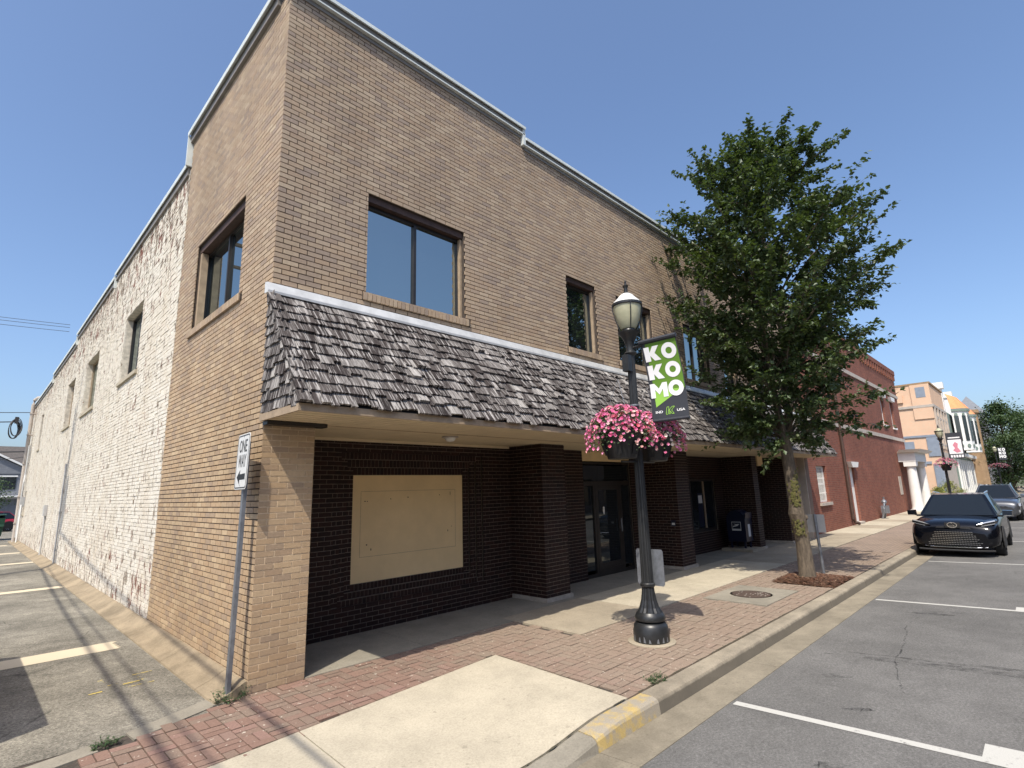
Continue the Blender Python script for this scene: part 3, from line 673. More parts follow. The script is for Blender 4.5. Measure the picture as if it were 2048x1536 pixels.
bx('coping_end', 'metal', B, -.095, .28, YT+.01, YT+.052, 8.25, ZT+.10)
for (a, b, z) in steps: cope_alley(a+.054, b+.04, z-.09, .8); bx('coping_end', 'metal', B, -.07, .25, b+.0, b+.038, z-.34, z+.0)
# sloped concrete footing along the alley
for a, b in zip([.0,.62,2.1,4.0,6.5,9,12,15,19,24,30], [.62,2.1,4.0,6.5,9,12,15,19,24,30,35.6]):
    m = MB(); m.prism([(-.002,a+.004,-.05),(-.33,a+.004,-.05),(-.31,a+.004,.006),(-.16,a+.004,.055),(-.03,a+.004,.125),(-.002,a+.004,.13)], (0,b-a-.008,0)); m.build('footing', 'footing', B)

# ------------------------------------------------------------ recessed brown shop front
YB = 1.3; SZ = 2.86
PX0, PX1, PZ0, PZ1 = 1.93, 4.15, sn(.68), sn(2.27)                     # cream panel
rings = [(PX0-.37, PX1+.37, PZ0-.28, PZ1+.36), (PX0-.25, PX1+.25, PZ0-.19, PZ1+.24), (PX0-.125, PX1+.125, PZ0-.10, PZ1+.12)]
DX0, DX1, DZ = 7.62, 9.60, 2.60                                        # door unit
SX0, SX1, SZ0, SZ1 = 11.3, 14.45, sn(.62), sn(2.15)                    # display window
D2 = (15.75, 16.55, 2.45)
bh = [rings[0], (DX0, DX1, -.1, SZ+.1), (SX0, SX1, SZ0, SZ1), (D2[0], D2[1], -.1, D2[2]), (5.26,5.94,-.1,3), (10.06,10.74,-.1,3), (15.02,15.43,-.1,3),(17.26,17.8,-.1,3)]
bwall = [grid_wall((0,YB+.005,0), (1,0,0), (0,-1,0), [a, b], [0, SZ], bh, .22).build('shopfront_wall', 'brown_mortar', B) for a, b in ((.601,5.26),(5.94,7.62),(9.60,10.06),(10.74,15.02),(15.43,17.26))][0]
parts = [place(lay(.615, 17.7, 0, SZ, bh), (0,YB,0), (1,0,0), (0,-1,0), .03, .001)]
# stepped brick surround of the panel: three rings, each set back further
lvl = [YB+.045, YB+.09, YB+.135]; inner = rings[1:]+[(PX0, PX1, PZ0, PZ1)]
for (o, i, y) in zip(rings, inner, lvl):
    parts.append(place(lay(o[0], i[0], o[2], o[3], (), i[0]-o[0]+.01), (0,y,0), (1,0,0), (0,-1,0), .03, .001))
    parts.append(place(lay(i[1], o[1], o[2], o[3], (), o[1]-i[1]+.01), (0,y,0), (1,0,0), (0,-1,0), .03, .001))
    for (p, q) in ((o[2], i[2]), (i[3], o[3])): parts.append(place(lay(i[0], i[1], p, q, (), L=H, H=q-p, j=.009, off=0, zbase=p), (0,y,0), (1,0,0), (0,-1,0), .03, .001))
for (o, i, y) in zip(rings, inner, lvl): grid_wall((0,y+.005,0), (1,0,0), (0,-1,0), [o[0], o[1]], [o[2], o[3]], [i], .05).build('surround_mortar', 'brown_mortar', B)
pn = bx('cream_panel', 'cream', B, PX0, PX1, YB+.155, YB+.18, PZ0, PZ1)
m = MB()
for (x, z, dx, dz) in ((2.14,1.89,.03,.012),(2.19,1.885,.014,.016),(2.62,1.91,.01,.02),(2.95,1.93,.022,.014),(3.62,1.95,.01,.018),(3.86,1.95,.008,.06),(2.19,1.22,.02,.02),(2.27,1.14,.015,.03),(3.80,1.32,.012,.03),(3.88,1.40,.02,.008)):
    m.box(x, x+dx, YB+.1515, YB+.154, z, z+dz)
m.build('chipped_spots', 'lintel', pn)
m = MB()
for b in ((2.08,3.98,2.045,2.050),(2.08,3.98,1.05,1.055),(2.08,2.085,1.05,2.05),(3.975,3.98,1.05,2.05)): m.box(b[0], b[1], YB+.1525, YB+.154, b[2], b[3])
m.build('old_sign_outline', 'jamb', pn)
# piers
for (x0, x1, yf) in ((5.26,5.94,.46),(10.06,10.74,.30),(15.02,15.43,.30),(17.26,17.69,.10)):
    bx('pier', 'brown_mortar', B, x0+.005, x1-.005, yf+.005, YB+.1, .02, SZ-.002)
    parts.append(place(lay(x0, x1, .075, SZ), (0,yf,0), (1,0,0), (0,-1,0), .03, .001))
    parts.append(place(lay(yf+.0305, YB, .075, SZ, (), phase=.1), (x0,0,0), (0,1,0), (-1,0,0), .03, .001))
    parts.append(place(lay(yf+.0305, YB, .075, SZ, (), phase=.1), (x1,0,0), (0,1,0), (1,0,0), .03, .001))
    bx('pier_plinth', 'plinth', B, x0-.035, x1+.035, yf-.04, YB, .005, .078)
pieces('dark_brick', np.concatenate(parts), 'brown', bwall, 300, 'dark_brickwork')
# taupe pilasters closing the shop front
bx('pilaster', 'taupe', B, 17.70, 18.35, -.02, YB, .006, SZ-.004); bx('pilaster', 'taupe', B, 18.95, XE-.02, -.05, YB, .006, SZ-.004)
bx('pilaster_infill', 'brown', B, 18.35, 18.95, .25, .5, .006, SZ-.004); bx('pilaster_edge', 'stone', B, 18.90, 18.948, -.09, .25, .006, SZ-.004)
bx('hanging_header', 'cream_trim', B, 15.55, 15.98, .30, .55, 2.55, SZ-.003)
# entrance: fixed side light, door leaf, transom light
dr = bx('entrance_header', 'cream_trim', B, DX0, DX1, YB+.02, YB+.12, DZ+.02, SZ-.003)
def fr(name, par, x0, x1, z0, z1, y=YB+.04, t=.06, d=.06, mat='bronze'):
    m = MB(); m.box(x0, x0+t, y, y+d, z0, z1); m.box(x1-t, x1, y, y+d, z0, z1); m.box(x0+t, x1-t, y+.001, y+d, z1-t, z1); m.box(x0+t, x1-t, y+.001, y+d, z0, z0+t*1.6); return m.build(name, mat, par)
d0 = fr('entrance_frame', B, DX0+.003, DX1-.003, .01, DZ, t=.05)
for (a, b, p, q) in ((DX0+.06, DX1-.06, 2.16, 2.52), (DX0+.06, DX0+.40, .16, 2.04), (DX1-.42, DX1-.06, .16, 2.04)): bx('pane', 'glass_store', d0, a, b, YB+.065, YB+.072, p, q)
bx('transom_bar', 'bronze', d0, DX0+.053, DX1-.053, YB+.035, YB+.10, 2.05, 2.15); bx('door_post', 'bronze', d0, DX0+.40, DX0+.47, YB+.035, YB+.10, .02, 2.05); bx('door_post', 'bronze', d0, DX1-.49, DX1-.42, YB+.035, YB+.10, .02, 2.05)
dl = fr('door', B, DX0+.475, DX1-.495, .02, 2.045, YB+.03, .10, .05)
bx('pane', 'glass_store', dl, DX0+.57, DX1-.59, YB+.05, YB+.056, .18, 1.95); MB().tube([(DX1-.56,YB-.02,.95),(DX1-.56,YB-.02,1.25)], .013).build('handle', 'steel', dl)
bx('lock_plate', 'chrome', dl, DX1-.57, DX1-.53, YB+.022, YB+.029, 1.02, 1.10)
m = MB(); m.prism([(8.42+.07*x, YB+.046, 1.46+.085*z) for x, z in ((-.5,1),(0,1.15),(.5,1),(.5,-.1),(.25,-.8),(0,-1.05),(-.25,-.8),(-.5,-.1))], (0,.003,0)); m.build('shield_sticker', 'sign_white', dl)
bx('door_rail', 'bronze', dl, DX0+.575, DX1-.595, YB+.031, YB+.075, .183, .30)
bx('room_back', 'dark', B, DX0, 17.6, YB+.9, YB+.95, 0, SZ)
# display window with a leaning blue poster and a pale notice
sw_ = fr('display_window', B, SX0+.002, SX1-.002, SZ0+.002, SZ1-.002, YB+.05)
for a, b in ((SX0+.06, 12.85), (12.9, 13.72), (13.77, SX1-.06)): bx('pane', 'glass_store', sw_, a, b, YB+.08, YB+.087, SZ0+.09, SZ1-.06)
for a in (12.875, 13.745): bx('mullion', 'bronze' if a < 13 else 'jamb', sw_, a-.025, a+.025, YB+.045, YB+.1, SZ0+.1, SZ1-.062)
bx('poster', 'mail_blue', sw_, 13.35, 13.66, YB+.073, YB+.078, SZ0+.15, 1.75); bx('notice', 'sign_white', sw_, 13.38, 13.62, YB+.069, YB+.0715, 1.45, 1.68)
d2 = fr('side_door', B, D2[0]+.003, D2[1]-.003, .01, D2[2], YB+.05); bx('pane', 'glass_store', d2, D2[0]+.06, D2[1]-.06, YB+.08, YB+.087, .12, D2[2]-.06); bx('door_rail', 'bronze', d2, D2[0]+.065, D2[1]-.065, YB+.055, YB+.1, .95, 1.12)
bx('notice', 'sign_white', d2, D2[0]+.12, D2[0]+.24, YB+.07, YB+.077, 1.35, 1.62)
# sticker on the second pier
st = bx('small_sticker', 'mail_blue', B, 10.052, 10.0565, .40, .52, 1.02, 1.16); bx('sticker_print', 'sign_white', st, 10.0495, 10.0515, .42, .50, 1.05, 1.10)

# ------------------------------------------------------------ canopy with cedar shingles
CXA, CXB = -.05, XE-.05; CY = -1.06; CT = 4.36; CB = 2.93
cn = thing('canopy', '', '', ); del cn['label'], cn['category']; cn.parent = B
MB().prism([(CXA+.03,-.004,CT),(CXA+.03,-.07,CT),(CXA+.03,CY+.035,CB),(CXA+.03,-.004,CB)], (CXB-CXA-.06,0,0)).build('deck', 'dark', B)
sl_ = Vector((0, CY+.07, CB-CT)); SLN = sl_.length; sd = sl_.normalized(); nrm = Vector((0, sd.z, -sd.y)); 
if nrm.y > 0: nrm = -nrm
ROWS = 11; EXP = SLN/ROWS
def shingle_box(o, across, down, out, w, L, t0, t1):
    """a tapered shake: thin at the top edge, thick at the butt"""
    o, a, d, n = Vector(o), Vector(across)*w, Vector(down)*L, Vector(out)
    back = [o, o+a, o+a+d, o+d]; front = [o+n*t0, o+a+n*t0, o+a+d+n*t1, o+d+n*t1]
    return [tuple(p) for p in back+front]
SV, SE = [], []
for r in range(ROWS):
    top = r*EXP; x = CXA-.02
    while x < CXB-.02:
        wd = random.choice((.075,.09,.11,.125,.15,.18))*random.uniform(.85, 1.15); L_ = EXP*1.42+random.uniform(-.040, .036); lift = .014+random.uniform(0, .016)+(.03 if random.random() < .02 else 0)
        o = Vector((x, -.07, CT))+sd*(top-EXP*.40)+nrm*(.004+random.uniform(0,.004))
        if r == 0: o = Vector((x, -.07, CT))+nrm*.004; L_ = EXP+random.uniform(-.02,.02)
        if r == ROWS-1: L_ = min(L_, EXP*1.40+.025)
        b = shingle_box(o, (1, random.uniform(-.008, .008), 0), sd+Vector((random.uniform(-.025,.025),0,0)), nrm, wd-.005, L_, .004, .016+lift*(.3 if r == ROWS-1 else 1)); SV.append(b); x += wd
SV = np.array(SV)
# end face above the alley corner: rows step out with the slope
for r in range(ROWS):
    zt = CT-(CT-CB)*r/ROWS; zb = CT-(CT-CB)*(r+1)/ROWS; yf = -.07+(CY+.07)*(r+.9)/ROWS; y = -.005
    while y > yf+.02:
        wd = min(random.uniform(.08,.16), y-yf); ext = random.uniform(-.02,.03)
        SE.append(shingle_box((CXA+.028, y, zt+.035), (0,-1,0), (random.uniform(-.03,.0),random.uniform(-.02,.02),-1), (-1,0,0), wd-.004, zt-zb+.035+ext, .006, .026+random.uniform(0,.012))); y -= wd
    # hip caps folded over the corner
    a = Vector((CXA, -.07, CT))+sd*(r*EXP-.02); SE.append(shingle_box(a+Vector((.02,.005,.02)), (0,1,.0), sd+Vector((random.uniform(-.03,.0),0,0)), (-1,0,.1), .085+random.uniform(0,.03), EXP*1.2, .012, .034))
    SV = np.concatenate([SV, np.array([shingle_box(a+nrm*.022+Vector((-.03,0,0)), (1,0,0), sd+Vector((random.uniform(-.04,.04),0,0)), nrm, .11+random.uniform(0,.05), EXP*1.22, .010, .034)])])
cn2 = bx('shingle_batten', 'dark', B, CXA+.04, CXB-.04, -.069, -.03, CT+.001, CT+.02)
cn.location = (0,0,0); cn.name = 'canopy_roof'
pieces('shingle', SV, 'shingle', cn, 260, 'shingles'); pieces('shingle', np.array(SE), 'shingle_end', cn, 60, 'end_shingles')
# flashing over the top course
m = MB(); m.prism([(CXA-.035,-.002,4.375),(CXA-.035,-.105,4.365),(CXA-.035,-.108,4.395),(CXA-.035,-.075,4.500),(CXA-.035,-.002,4.515)], (CXB-CXA+.04,0,0)); m.build('flashing', 'flash', B)
# fascia strip and soffit boards
m = MB(); m.box(CXA-.005, CXB, CY+.028, CY+.055, SZ-.012, CB-.004); m.box(CXA-.005, CXA+.022, CY+.056, -.003, SZ-.012, CB-.004); m.build('fascia', 'jamb', B)
n = 16; w_ = (YB-(CY+.06))/n
for k in range(n):
    a = CY+.06+k*w_; x0 = CXA+.024 if a+w_ < 0 else (.012 if a > -.02 else .012)
    if a+w_ > -.005: x0 = .62
    MB().box(x0, CXB, a+.015, a+w_-.015, SZ-.006, SZ+.012).build('soffit_board', 'soffit', B)
bx('soffit_backing', 'dark', B, CXA+.04, CXB-.01, CY+.062, -.006, SZ+.014, CB-.006)
bx('soffit_backing', 'dark', B, .27, CXB-.01, .256, YB, SZ+.014, 2.945)
MB().box(-.012, .70, -.14, -.003, SZ-.052, SZ-.010).build('pier_cap_trim', 'bronze', B)
bx('soffit_trim', 'soffit', B, .63, 5.2, YB-.05, YB-.004, SZ-.05, SZ-.008)
def dome(x, y):
    t = thing('ceiling_light', '', ''); del t['label'], t['category']; t.parent = B; t.location = (x, y, SZ-.008)
    MB().lathe([(.13,0),(.135,-.012),(.12,-.02)], 20).build('light_ring', 'stone', t); MB().lathe([(.085,-.020),(.08,-.045),(.055,-.072),(.01,-.082)], 20).build('light_lens', 'sign_white', t, smooth=True)
dome(2.95, .30); dome(8.6, .45)
fl = MB(); fl.box(.80,.94,1.05,1.17,SZ-.10,SZ-.03); fl.tube([(.87,1.11,SZ-.03),(.87,1.11,SZ-.006)], .02); fl.build('flood_light', 'jamb', B)

# ------------------------------------------------------------ service pipes on the alley wall
t = thing('service_mast', 'tall grey conduit mast with gooseneck at the far end of white wall', 'conduit')
MB().tube([(-.17,34.0,.02),(-.17,34.0,7.55),(-.15,33.95,7.80),(-.02,33.9,7.95),(.2,33.8,7.98)], .085, 10).build('mast_pipe', 'stone', t, smooth=True)
MB().tube([(-.14,33.2,.3),(-.14,33.2,3.2),(-.11,33.4,3.6),(-.11,33.4,5.2)], .045, 8).build('conduit', 'grey', t)
MB().tube([(-.12,32.8,.02),(-.12,32.8,2.0)], .04, 8).build('conduit', 'white', t)
for z in (1.0, 2.4, 4.2, 5.8, 7.0): bx('pipe_strap', 'stone', t, -.27, -.001, 33.9, 34.1, z, z+.06)
bx('meter_box', 'grey', t, -.18, -.002, 32.9, 33.3, 1.9, 2.4)
m = MB()
for k in range(7):
    c = Vector((-.75-.02*k, 33.6, 6.2-.03*k)); rr = .42-.03*(k % 4)
    m.tube([c+Vector((rr*.55*math.cos(a), .25*math.sin(a*1+.3*k), rr*math.sin(a)*1.25)) for a in np.linspace(0, 2*math.pi, 20)], .022, 5)
m.box(-.86,-.70,33.5,33.7,6.4,6.75)
tag(m.build('cable_coil', 'cable'), 'black coil of spare cable hanging beside the service mast', 'cable')
t = thing('electrical_conduit', 'short thin conduit with small box low on white wall', 'conduit')
MB().tube([(-.04,21.4,.10),(-.04,21.4,1.55)], .028, 8).build('pipe', 'grey', t); bx('junction_box', 'grey', t, -.10, -.006, 21.25, 21.6, 1.55, 1.95)
t = thing('rain_pipe', 'slim pale pipe standing in the long pole shadow on white wall', 'pipe')
MB().tube([(-.035,17.0,.12),(-.035,17.0,3.3)], .022, 8).build('pipe', 'grey', t)
for z in (.5, 1.7, 2.9): bx('pipe_strap', 'grey', t, -.06, -.004, 16.95, 17.05, z, z+.04)

# ============================================================ street furniture
def lamp_parts(t, arm=True):
    g = 1.16
    MB().lathe([(.225,0),(.232,.03),(.232,.15),(.222,.175),(.218,.21),(.19,.245),(.165,.26)], 28).build('base', 'black', t, smooth=True)
    MB().lathe([(.165,.262),(.195,.275),(.20,.31),(.185,.345),(.165,.375)], 28).build('base_ring', 'black', t, smooth=True)
    MB().lathe([(.158,.376),(.13,.43),(.102,.52),(.086,.62),(.080,.68)], 32, flute=.10).build('flared_foot', 'black', t)
    MB().lathe([(.082,.682),(.096,.695),(.098,.725),(.084,.74)], 24).build('collar', 'black', t, smooth=True)
    MB().lathe([(.080,.742),(.070,1.8),(.058,3.55),(.056,3.95)], 32, flute=.09, fz=(.5,3.6)).build('shaft', 'black', t)
    MB().lathe([(.058,3.86),(.095,3.90),(.06,3.94),(.055,4.0),(.075,4.08),(.115,4.16),(.155,4.20),(.16,4.225),(.10,4.24),(.09,4.27)], 24).build('capital', 'black', t, smooth=True)
    MB().lathe([(r*g, z) for r, z in ((.085,4.272),(.105,4.30),(.150,4.43),(.172,4.56),(.176,4.62))], 28).build('globe', 'globe', t, smooth=True)
    MB().lathe([(r*g, z) for r, z in ((.182,4.615),(.192,4.622),(.192,4.655),(.182,4.662))], 28).build('cage_ring', 'black', t)
    MB().lathe([(r*g, z) for r, z in ((.178,4.663),(.165,4.69),(.12,4.74),(.085,4.79),(.055,4.815))], 28).build('cap', 'sign_white' if arm else 'globe', t, smooth=True)
    MB().lathe([(.05,4.816),(.06,4.825),(.03,4.845),(.028,4.90),(.034,4.925),(.045,4.945),(.018,4.958),(.012,5.0),(.016,5.01),(.002,5.04)], 14).build('finial', 'black', t, smooth=True)
    for k in range(4):
        a = math.pi/4+k*math.pi/2; c, s = math.cos(a), math.sin(a)
        MB().tube([(.19*c*g,.19*s*g,4.64),(.188*c*g,.188*s*g,4.56),(.160*c*g,.160*s*g,4.42),(.112*c*g,.112*s*g,4.25)], .0075, 6).build('cage_rib', 'black', t)
LX, LY = 4.28, -2.22
lamp = thing('street_lamp', 'black fluted lamp post by the tan building, green town banner and flowers on it', 'street lamp', (LX, LY, 0), 0, 'lamp posts along the kerb')
lamp_parts(lamp)
MB().lathe([(.31,0),(.31,.012),(.29,.018)], 28).build('footing', 'conc_old', lamp)
bx('control_box', 'black', lamp, -.16, -.06, -.05, .05, 3.62, 3.86)
for z in (3.98-.28, 2.90): MB().tube([(0,0,z+.28 if z > 3.5 else z),(0,-.20,z+.28 if z > 3.5 else z)], .018, 6).build('banner_arm', 'black', lamp)
for z in (2.62, 3.05, 3.12): MB().lathe([(.067,z),(.072,z+.005),(.072,z+.022),(.067,z+.027)], 20).build('pole_band', 'steel' if z > 3 else 'black', lamp)
MB().tube([(-.42,0,2.34),(.42,0,2.34)], .016, 6).build('basket_arm', 'black', lamp)
m = MB(); 
for k in range(7): a = R(150+k*19+random.uniform(-6,6)); m.prism([(.2335*math.cos(a+da), .2335*math.sin(a+da), z) for da, z in ((-.05,.035),(.09,.03),(.05,.03+random.uniform(.02,.07)),(-.02,.03+random.uniform(.03,.09)))], (.0015*math.cos(a),.0015*math.sin(a),0))
m.build('bare_metal_patch', 'steel', lamp)
tag(MB().prism([(LX+.085,y,z) for y, z in ((LY+.18,1.16),(LY+.20,1.13),(LY+.20,.72),(LY+.18,.69),(LY-.19,.69),(LY-.21,.72),(LY-.21,1.13),(LY-.19,1.16))], (.006,0,0)).build('sign_plate', 'steel'),
    'small grey sign plate strapped to the near lamp post, seen from behind', 'sign')

# banner hanging over the kerb side
BW, BH = .545, 1.10; bz, by, bxx = 4.005, LY-.175, LX+.0
def bpos(u, v, off=0):               # u to the right as read, v downwards; belly blown by the wind
    return (bxx+.05*math.sin(math.pi*min(1, v/BH))+.055*v-off, by-u-.06*v, bz-v)
def cloth(name, mat, par, u0, u1, v0, v1, off, n=14):
    m = MB(); g = [bpos(u0+(u1-u0)*i/4, v0+(v1-v0)*k/n, off) for k in range(n+1) for i in range(5)]
    m.add(g, [(k*5+i, k*5+i+1, (k+1)*5+i+1, (k+1)*5+i) for k in range(n) for i in range(4)]); return m.build(name, mat, par)
def decal(name, polys, mat, par, off, pos=bpos):
    me = bpy.data.meshes.new(name); bm = bmesh.new()
    for p in polys: bm.faces.new([bm.verts.new((u, v, 0)) for u, v in p])
    bm.normal_update(); bmesh.ops.triangulate(bm, faces=bm.faces[:])
    for _ in range(2): bmesh.ops.subdivide_edges(bm, edges=bm.edges[:], cuts=1, use_grid_fill=True)
    for v in bm.verts: v.co = pos(v.co.x, v.co.y, off)
    bm.to_mesh(me); bm.free(); return link(name, me, mat, par)
def letterK(x, y, w, h): return [[(x+a*w, y+b*h) for a, b in q] for q in ([(0,0),(.36,0),(.36,1),(0,1)], [(.36,.40),(.60,0),(1.0,0),(.68,.48),(1.02,1),(.60,1),(.36,.62)])]
def letterO(x, y, w, h, ri=.42, n=28):
    c = (x+w/2, y+h/2); o = [(c[0]+w/2*math.cos(2*math.pi*i/n), c[1]+h/2*math.sin(2*math.pi*i/n)) for i in range(n)]; q = [(c[0]+w/2*ri*math.cos(2*math.pi*i/n), c[1]+h/2*ri*math.sin(2*math.pi*i/n)) for i in range(n)]
    return [[o[i], o[(i+1) % n], q[(i+1) % n], q[i]] for i in range(n)]
def letterM(x, y, w, h): return [[(x+a*w, y+b*h) for a, b in q] for q in ([(0,0),(.27,0),(.27,1),(0,1)], [(.73,0),(1,0),(1,1),(.73,1)], [(.27,0),(.5,.38),(.5,.80),(.27,.42)], [(.73,0),(.73,.42),(.5,.80),(.5,.38)])]
ban = thing('banner', 'green and black town banner with white block letters on the near lamp', 'banner')
bt = cloth('banner_cloth', 'b_dark', ban, 0, BW, 0, BH, 0)
cloth('green_field', 'b_green', bt, .065, BW-.012, .02, .70, .003); decal('lime_point', [[(.065,.702),(BW-.012,.702),(.32,.80),(.075,.93)]], 'b_lime', bt, .0032)
hh = .205
for r, (a, ch) in enumerate((('K','O'),('K','O'),('M','O'))):
    y0 = .068+r*.262
    decal('letter', letterK(.03, y0, .235, hh) if a == 'K' else letterM(.018, y0, .265, hh), 'b_white', bt, .0075); decal('letter', letterO(.293, y0-.008, .225, hh+.016), 'b_white', bt, .0075)
def text_polys(txt, size, bold=.012):
    cu = bpy.data.curves.new('t', 'FONT'); cu.body = txt; cu.size = size; cu.offset = bold*size; cu.resolution_u = 3
    ob = bpy.data.objects.new('t', cu); COL.objects.link(ob); dg = bpy.context.evaluated_depsgraph_get(); me = bpy.data.meshes.new_from_object(ob.evaluated_get(dg))
    ps = [[(me.vertices[i].co.x, me.vertices[i].co.y) for i in p.vertices] for p in me.polygons]; bpy.data.objects.remove(ob); bpy.data.meshes.remove(me); bpy.data.curves.remove(cu); return ps
def fit(ps, x0, x1, y0, y1, flip=True):
    xs = [q[0] for p in ps for q in p]; ys = [q[1] for p in ps for q in p]; a, b, c, d = min(xs), max(xs), min(ys), max(ys)
    return [[(x0+(x-a)/(b-a)*(x1-x0), (y1-(y-c)/(d-c)*(y1-y0)) if flip else y0+(y-c)/(d-c)*(y1-y0)) for x, y in p] for p in ps]
decal('word', fit(text_polys('IND', .1, .02), .06, .17, .985, 1.02), 'b_white', bt, .005); decal('word', fit(text_polys('USA', .1, .02), .38, .50, .985, 1.02), 'b_white', bt, .005)
def stroke(pts, w=.006):
    out = []
    for (a, b), (c, d) in zip(pts, pts[1:]):
        l = math.hypot(c-a, d-b); nx, ny = -(d-b)/l*w, (c-a)/l*w; out.append([(a-nx,b-ny),(c-nx,d-ny),(c+nx,d+ny),(a+nx,b+ny)])
    return out
kx, ky = .215, .945
decal('emblem', stroke([(kx+.0,ky+.10),(kx+.02,ky),(kx+.05,ky),(kx+.03,ky+.10),(kx,ky+.10)], .0035)+stroke([(kx+.045,ky+.10),(kx+.062,ky+.03),(kx+.10,ky),(kx+.135,ky),(kx+.085,ky+.05),(kx+.12,ky+.10),(kx+.09,ky+.10),(kx+.066,ky+.06),(kx+.06,ky+.10),(kx+.045,ky+.10)], .0035)+stroke([(kx+.03,ky+.075),(kx+.06,ky+.03)], .003), 'b_lime', bt, .005)
a, b = Vector(bpos(-.02,-.02)), Vector(bpos(BW+.01,-.02)); MB().tube([a+Vector((0,.0,.0)), b], .032, 8).build('top_rod', 'b_dark', ban)
a, b = Vector(bpos(0,BH+.02)), Vector(bpos(BW,BH+.02)); MB().tube([a, b], .024, 8).build('bottom_rod', 'b_dark', ban)

def basket(x, y, z, label, rr=.31, seed=1, n=760, group='hanging flower baskets', far=False):
    rnd = random.Random(seed); t = thing('flower_basket', label, 'flower basket', (x, y, z), 0, group)
    prof = [(.175,-.36),(.19,-.355),(.24,-.19),(.29,-.03),(rr,0),(rr+.008,.012),(rr-.02,.012),(rr-.03,-.01)]
    MB().lathe(prof, 20 if not far else 12).build('bowl', 'plastic', t, smooth=True)
    if not far:
        for k in range(6):
            a = k*math.pi/3+.4; c, s = math.cos(a), math.sin(a); e = Vector((-s, c, 0)); d = Vector((c, s, 0)); p0 = d*.262; p1 = d*.206
            MB().prism([p0-e*.055+Vector((0,0,-.14)), p0+e*.055+Vector((0,0,-.14)), p1+e*.04+Vector((0,0,-.31)), p1-e*.04+Vector((0,0,-.31))], d*.012).build('foot_recess', 'dark', t)
    fl, lf = MB(), MB()
    def spot():
        a = rnd.uniform(0, 2*math.pi); q = math.sqrt(rnd.random()); r = q*(rr+.16); h = .30*(1-q**2.2)+.02-.20*max(0, q-.72)/.28*rnd.random()*1.6+rnd.uniform(-.02,.05)
        nn = Vector((math.cos(a)*q*1.3, math.sin(a)*q*1.3, 1.0-.5*q)).normalized(); return Vector((r*math.cos(a), r*math.sin(a), h)), nn
    for _ in range(n):
        p, nn = spot(); nn = (nn+Vector((rnd.uniform(-.5,.5), rnd.uniform(-.5,.5), rnd.uniform(-.3,.3)))).normalized(); a = nn.orthogonal().normalized(); b = nn.cross(a); s = rnd.uniform(.019,.031); k = 8
        ring = [p+nn*(.012+rnd.uniform(0,.006))+(a*math.cos(2*math.pi*i/k)+b*math.sin(2*math.pi*i/k))*s*(1 if i % 2 else .86) for i in range(k)]
        fl.add([p-nn*.012]+ring, [(0, 1+i, 1+(i+1) % k) for i in range(k)], max(.001, rnd.random()))
    for _ in range(int(n*2.2)):
        p, nn = spot(); p = p*rnd.uniform(.80, 1.0)+Vector((0,0,-.01)); d = (nn+Vector((rnd.uniform(-.9,.9), rnd.uniform(-.9,.9), rnd.uniform(-.8,.4)))).normalized(); sd_ = d.orthogonal().normalized()*.012; L_ = rnd.uniform(.03,.06)
        lf.add([p, p+d*L_*.5+sd_, p+d*L_, p+d*L_*.5-sd_], [(0,1,2,3)], max(.001, rnd.random()))
    fl.build('flowers', 'petal', t, kind='stuff'); lf.build('foliage', 'leaf_gold' if False else 'leaf_far', t, kind='stuff')
    if not far:
        for k in range(3): a = 2.1*k; MB().tube([(rr*.95*math.cos(a), rr*.95*math.sin(a), 0), ((.03 if x < LX else -.03), 0, .74)], .003, 4).build('hanger_wire', 'steel', t)
    return t
basket(LX-.40, LY, 2.73, 'larger pink petunia basket on the building-corner side of the near lamp', .315, 1)
basket(LX+.42, LY+.0, 2.71, 'pink and white petunia basket tucked behind the near lamp post', .305, 5)

# one-way sign on a steel channel post
t = thing('one_way_sign', 'white ONE WAY sign with black arrow on a leaning steel post', 'sign')
p0, p1 = Vector((-.185,.055,-.02)), Vector((-.150,.045,2.62)); d = (p1-p0)
m = MB(); 
for (a, b, c, e) in ((-.006,.006,-.030,.030),(.006,.034,-.030,-.022),(.006,.034,.022,.030)):
    m.prism([p0+Vector((a,c,0)), p0+Vector((b,c,0)), p0+Vector((b,e,0)), p0+Vector((a,e,0))], d)
m.build('post', 'steel', t)
SWD, SHT = .455, .61; sc_ = Vector((-.168, .055, 2.40)); ax = Vector((-math.sin(R(4)), -math.cos(R(4)), 0)); 
def spos(u, v, off=0):               # u to the right as read
    q = sc_+ax*(u-SWD/2)+Vector((.0135*(.5-v/SHT)*1.2,0,SHT/2-v)); nx = Vector((-math.cos(R(4)), math.sin(R(4)), 0)); return q+nx*off
def rrect(x0, x1, y0, y1, r, n=5):
    o = []
    for cx, cy, a0 in ((x1-r,y0+r,-90),(x1-r,y1-r,0),(x0+r,y1-r,90),(x0+r,y0+r,180)): o += [(cx+r*math.cos(R(a0+90*i/n)), cy+r*math.sin(R(a0+90*i/n))) for i in range(n+1)]
    return o
m = MB(); q = rrect(0, SWD, 0, SHT, .045); m.prism([spos(u, v, .012) for u, v in q], spos(0,0,.016)-spos(0,0,.012)); pl = m.build('sign_face', 'sign_white', t)
o_, i_ = rrect(.012, SWD-.012, .012, SHT-.012, .036), rrect(.024, SWD-.024, .024, SHT-.024, .028); n = len(o_)
m = MB(); m.add([spos(u, v, .0175) for u, v in o_+i_], [(k, (k+1) % n, n+(k+1) % n, n+k) for k in range(n)]); m.build('border', 'sign_black', pl)
for wd, (y0, y1) in (('ONE', (.065,.205)), ('WAY', (.230,.370))):
    decal('word', fit(text_polys(wd, .1, .010), .085, SWD-.080, y0, y1), 'sign_black', pl, .0178, lambda u, v, o: spos(u, v, o))
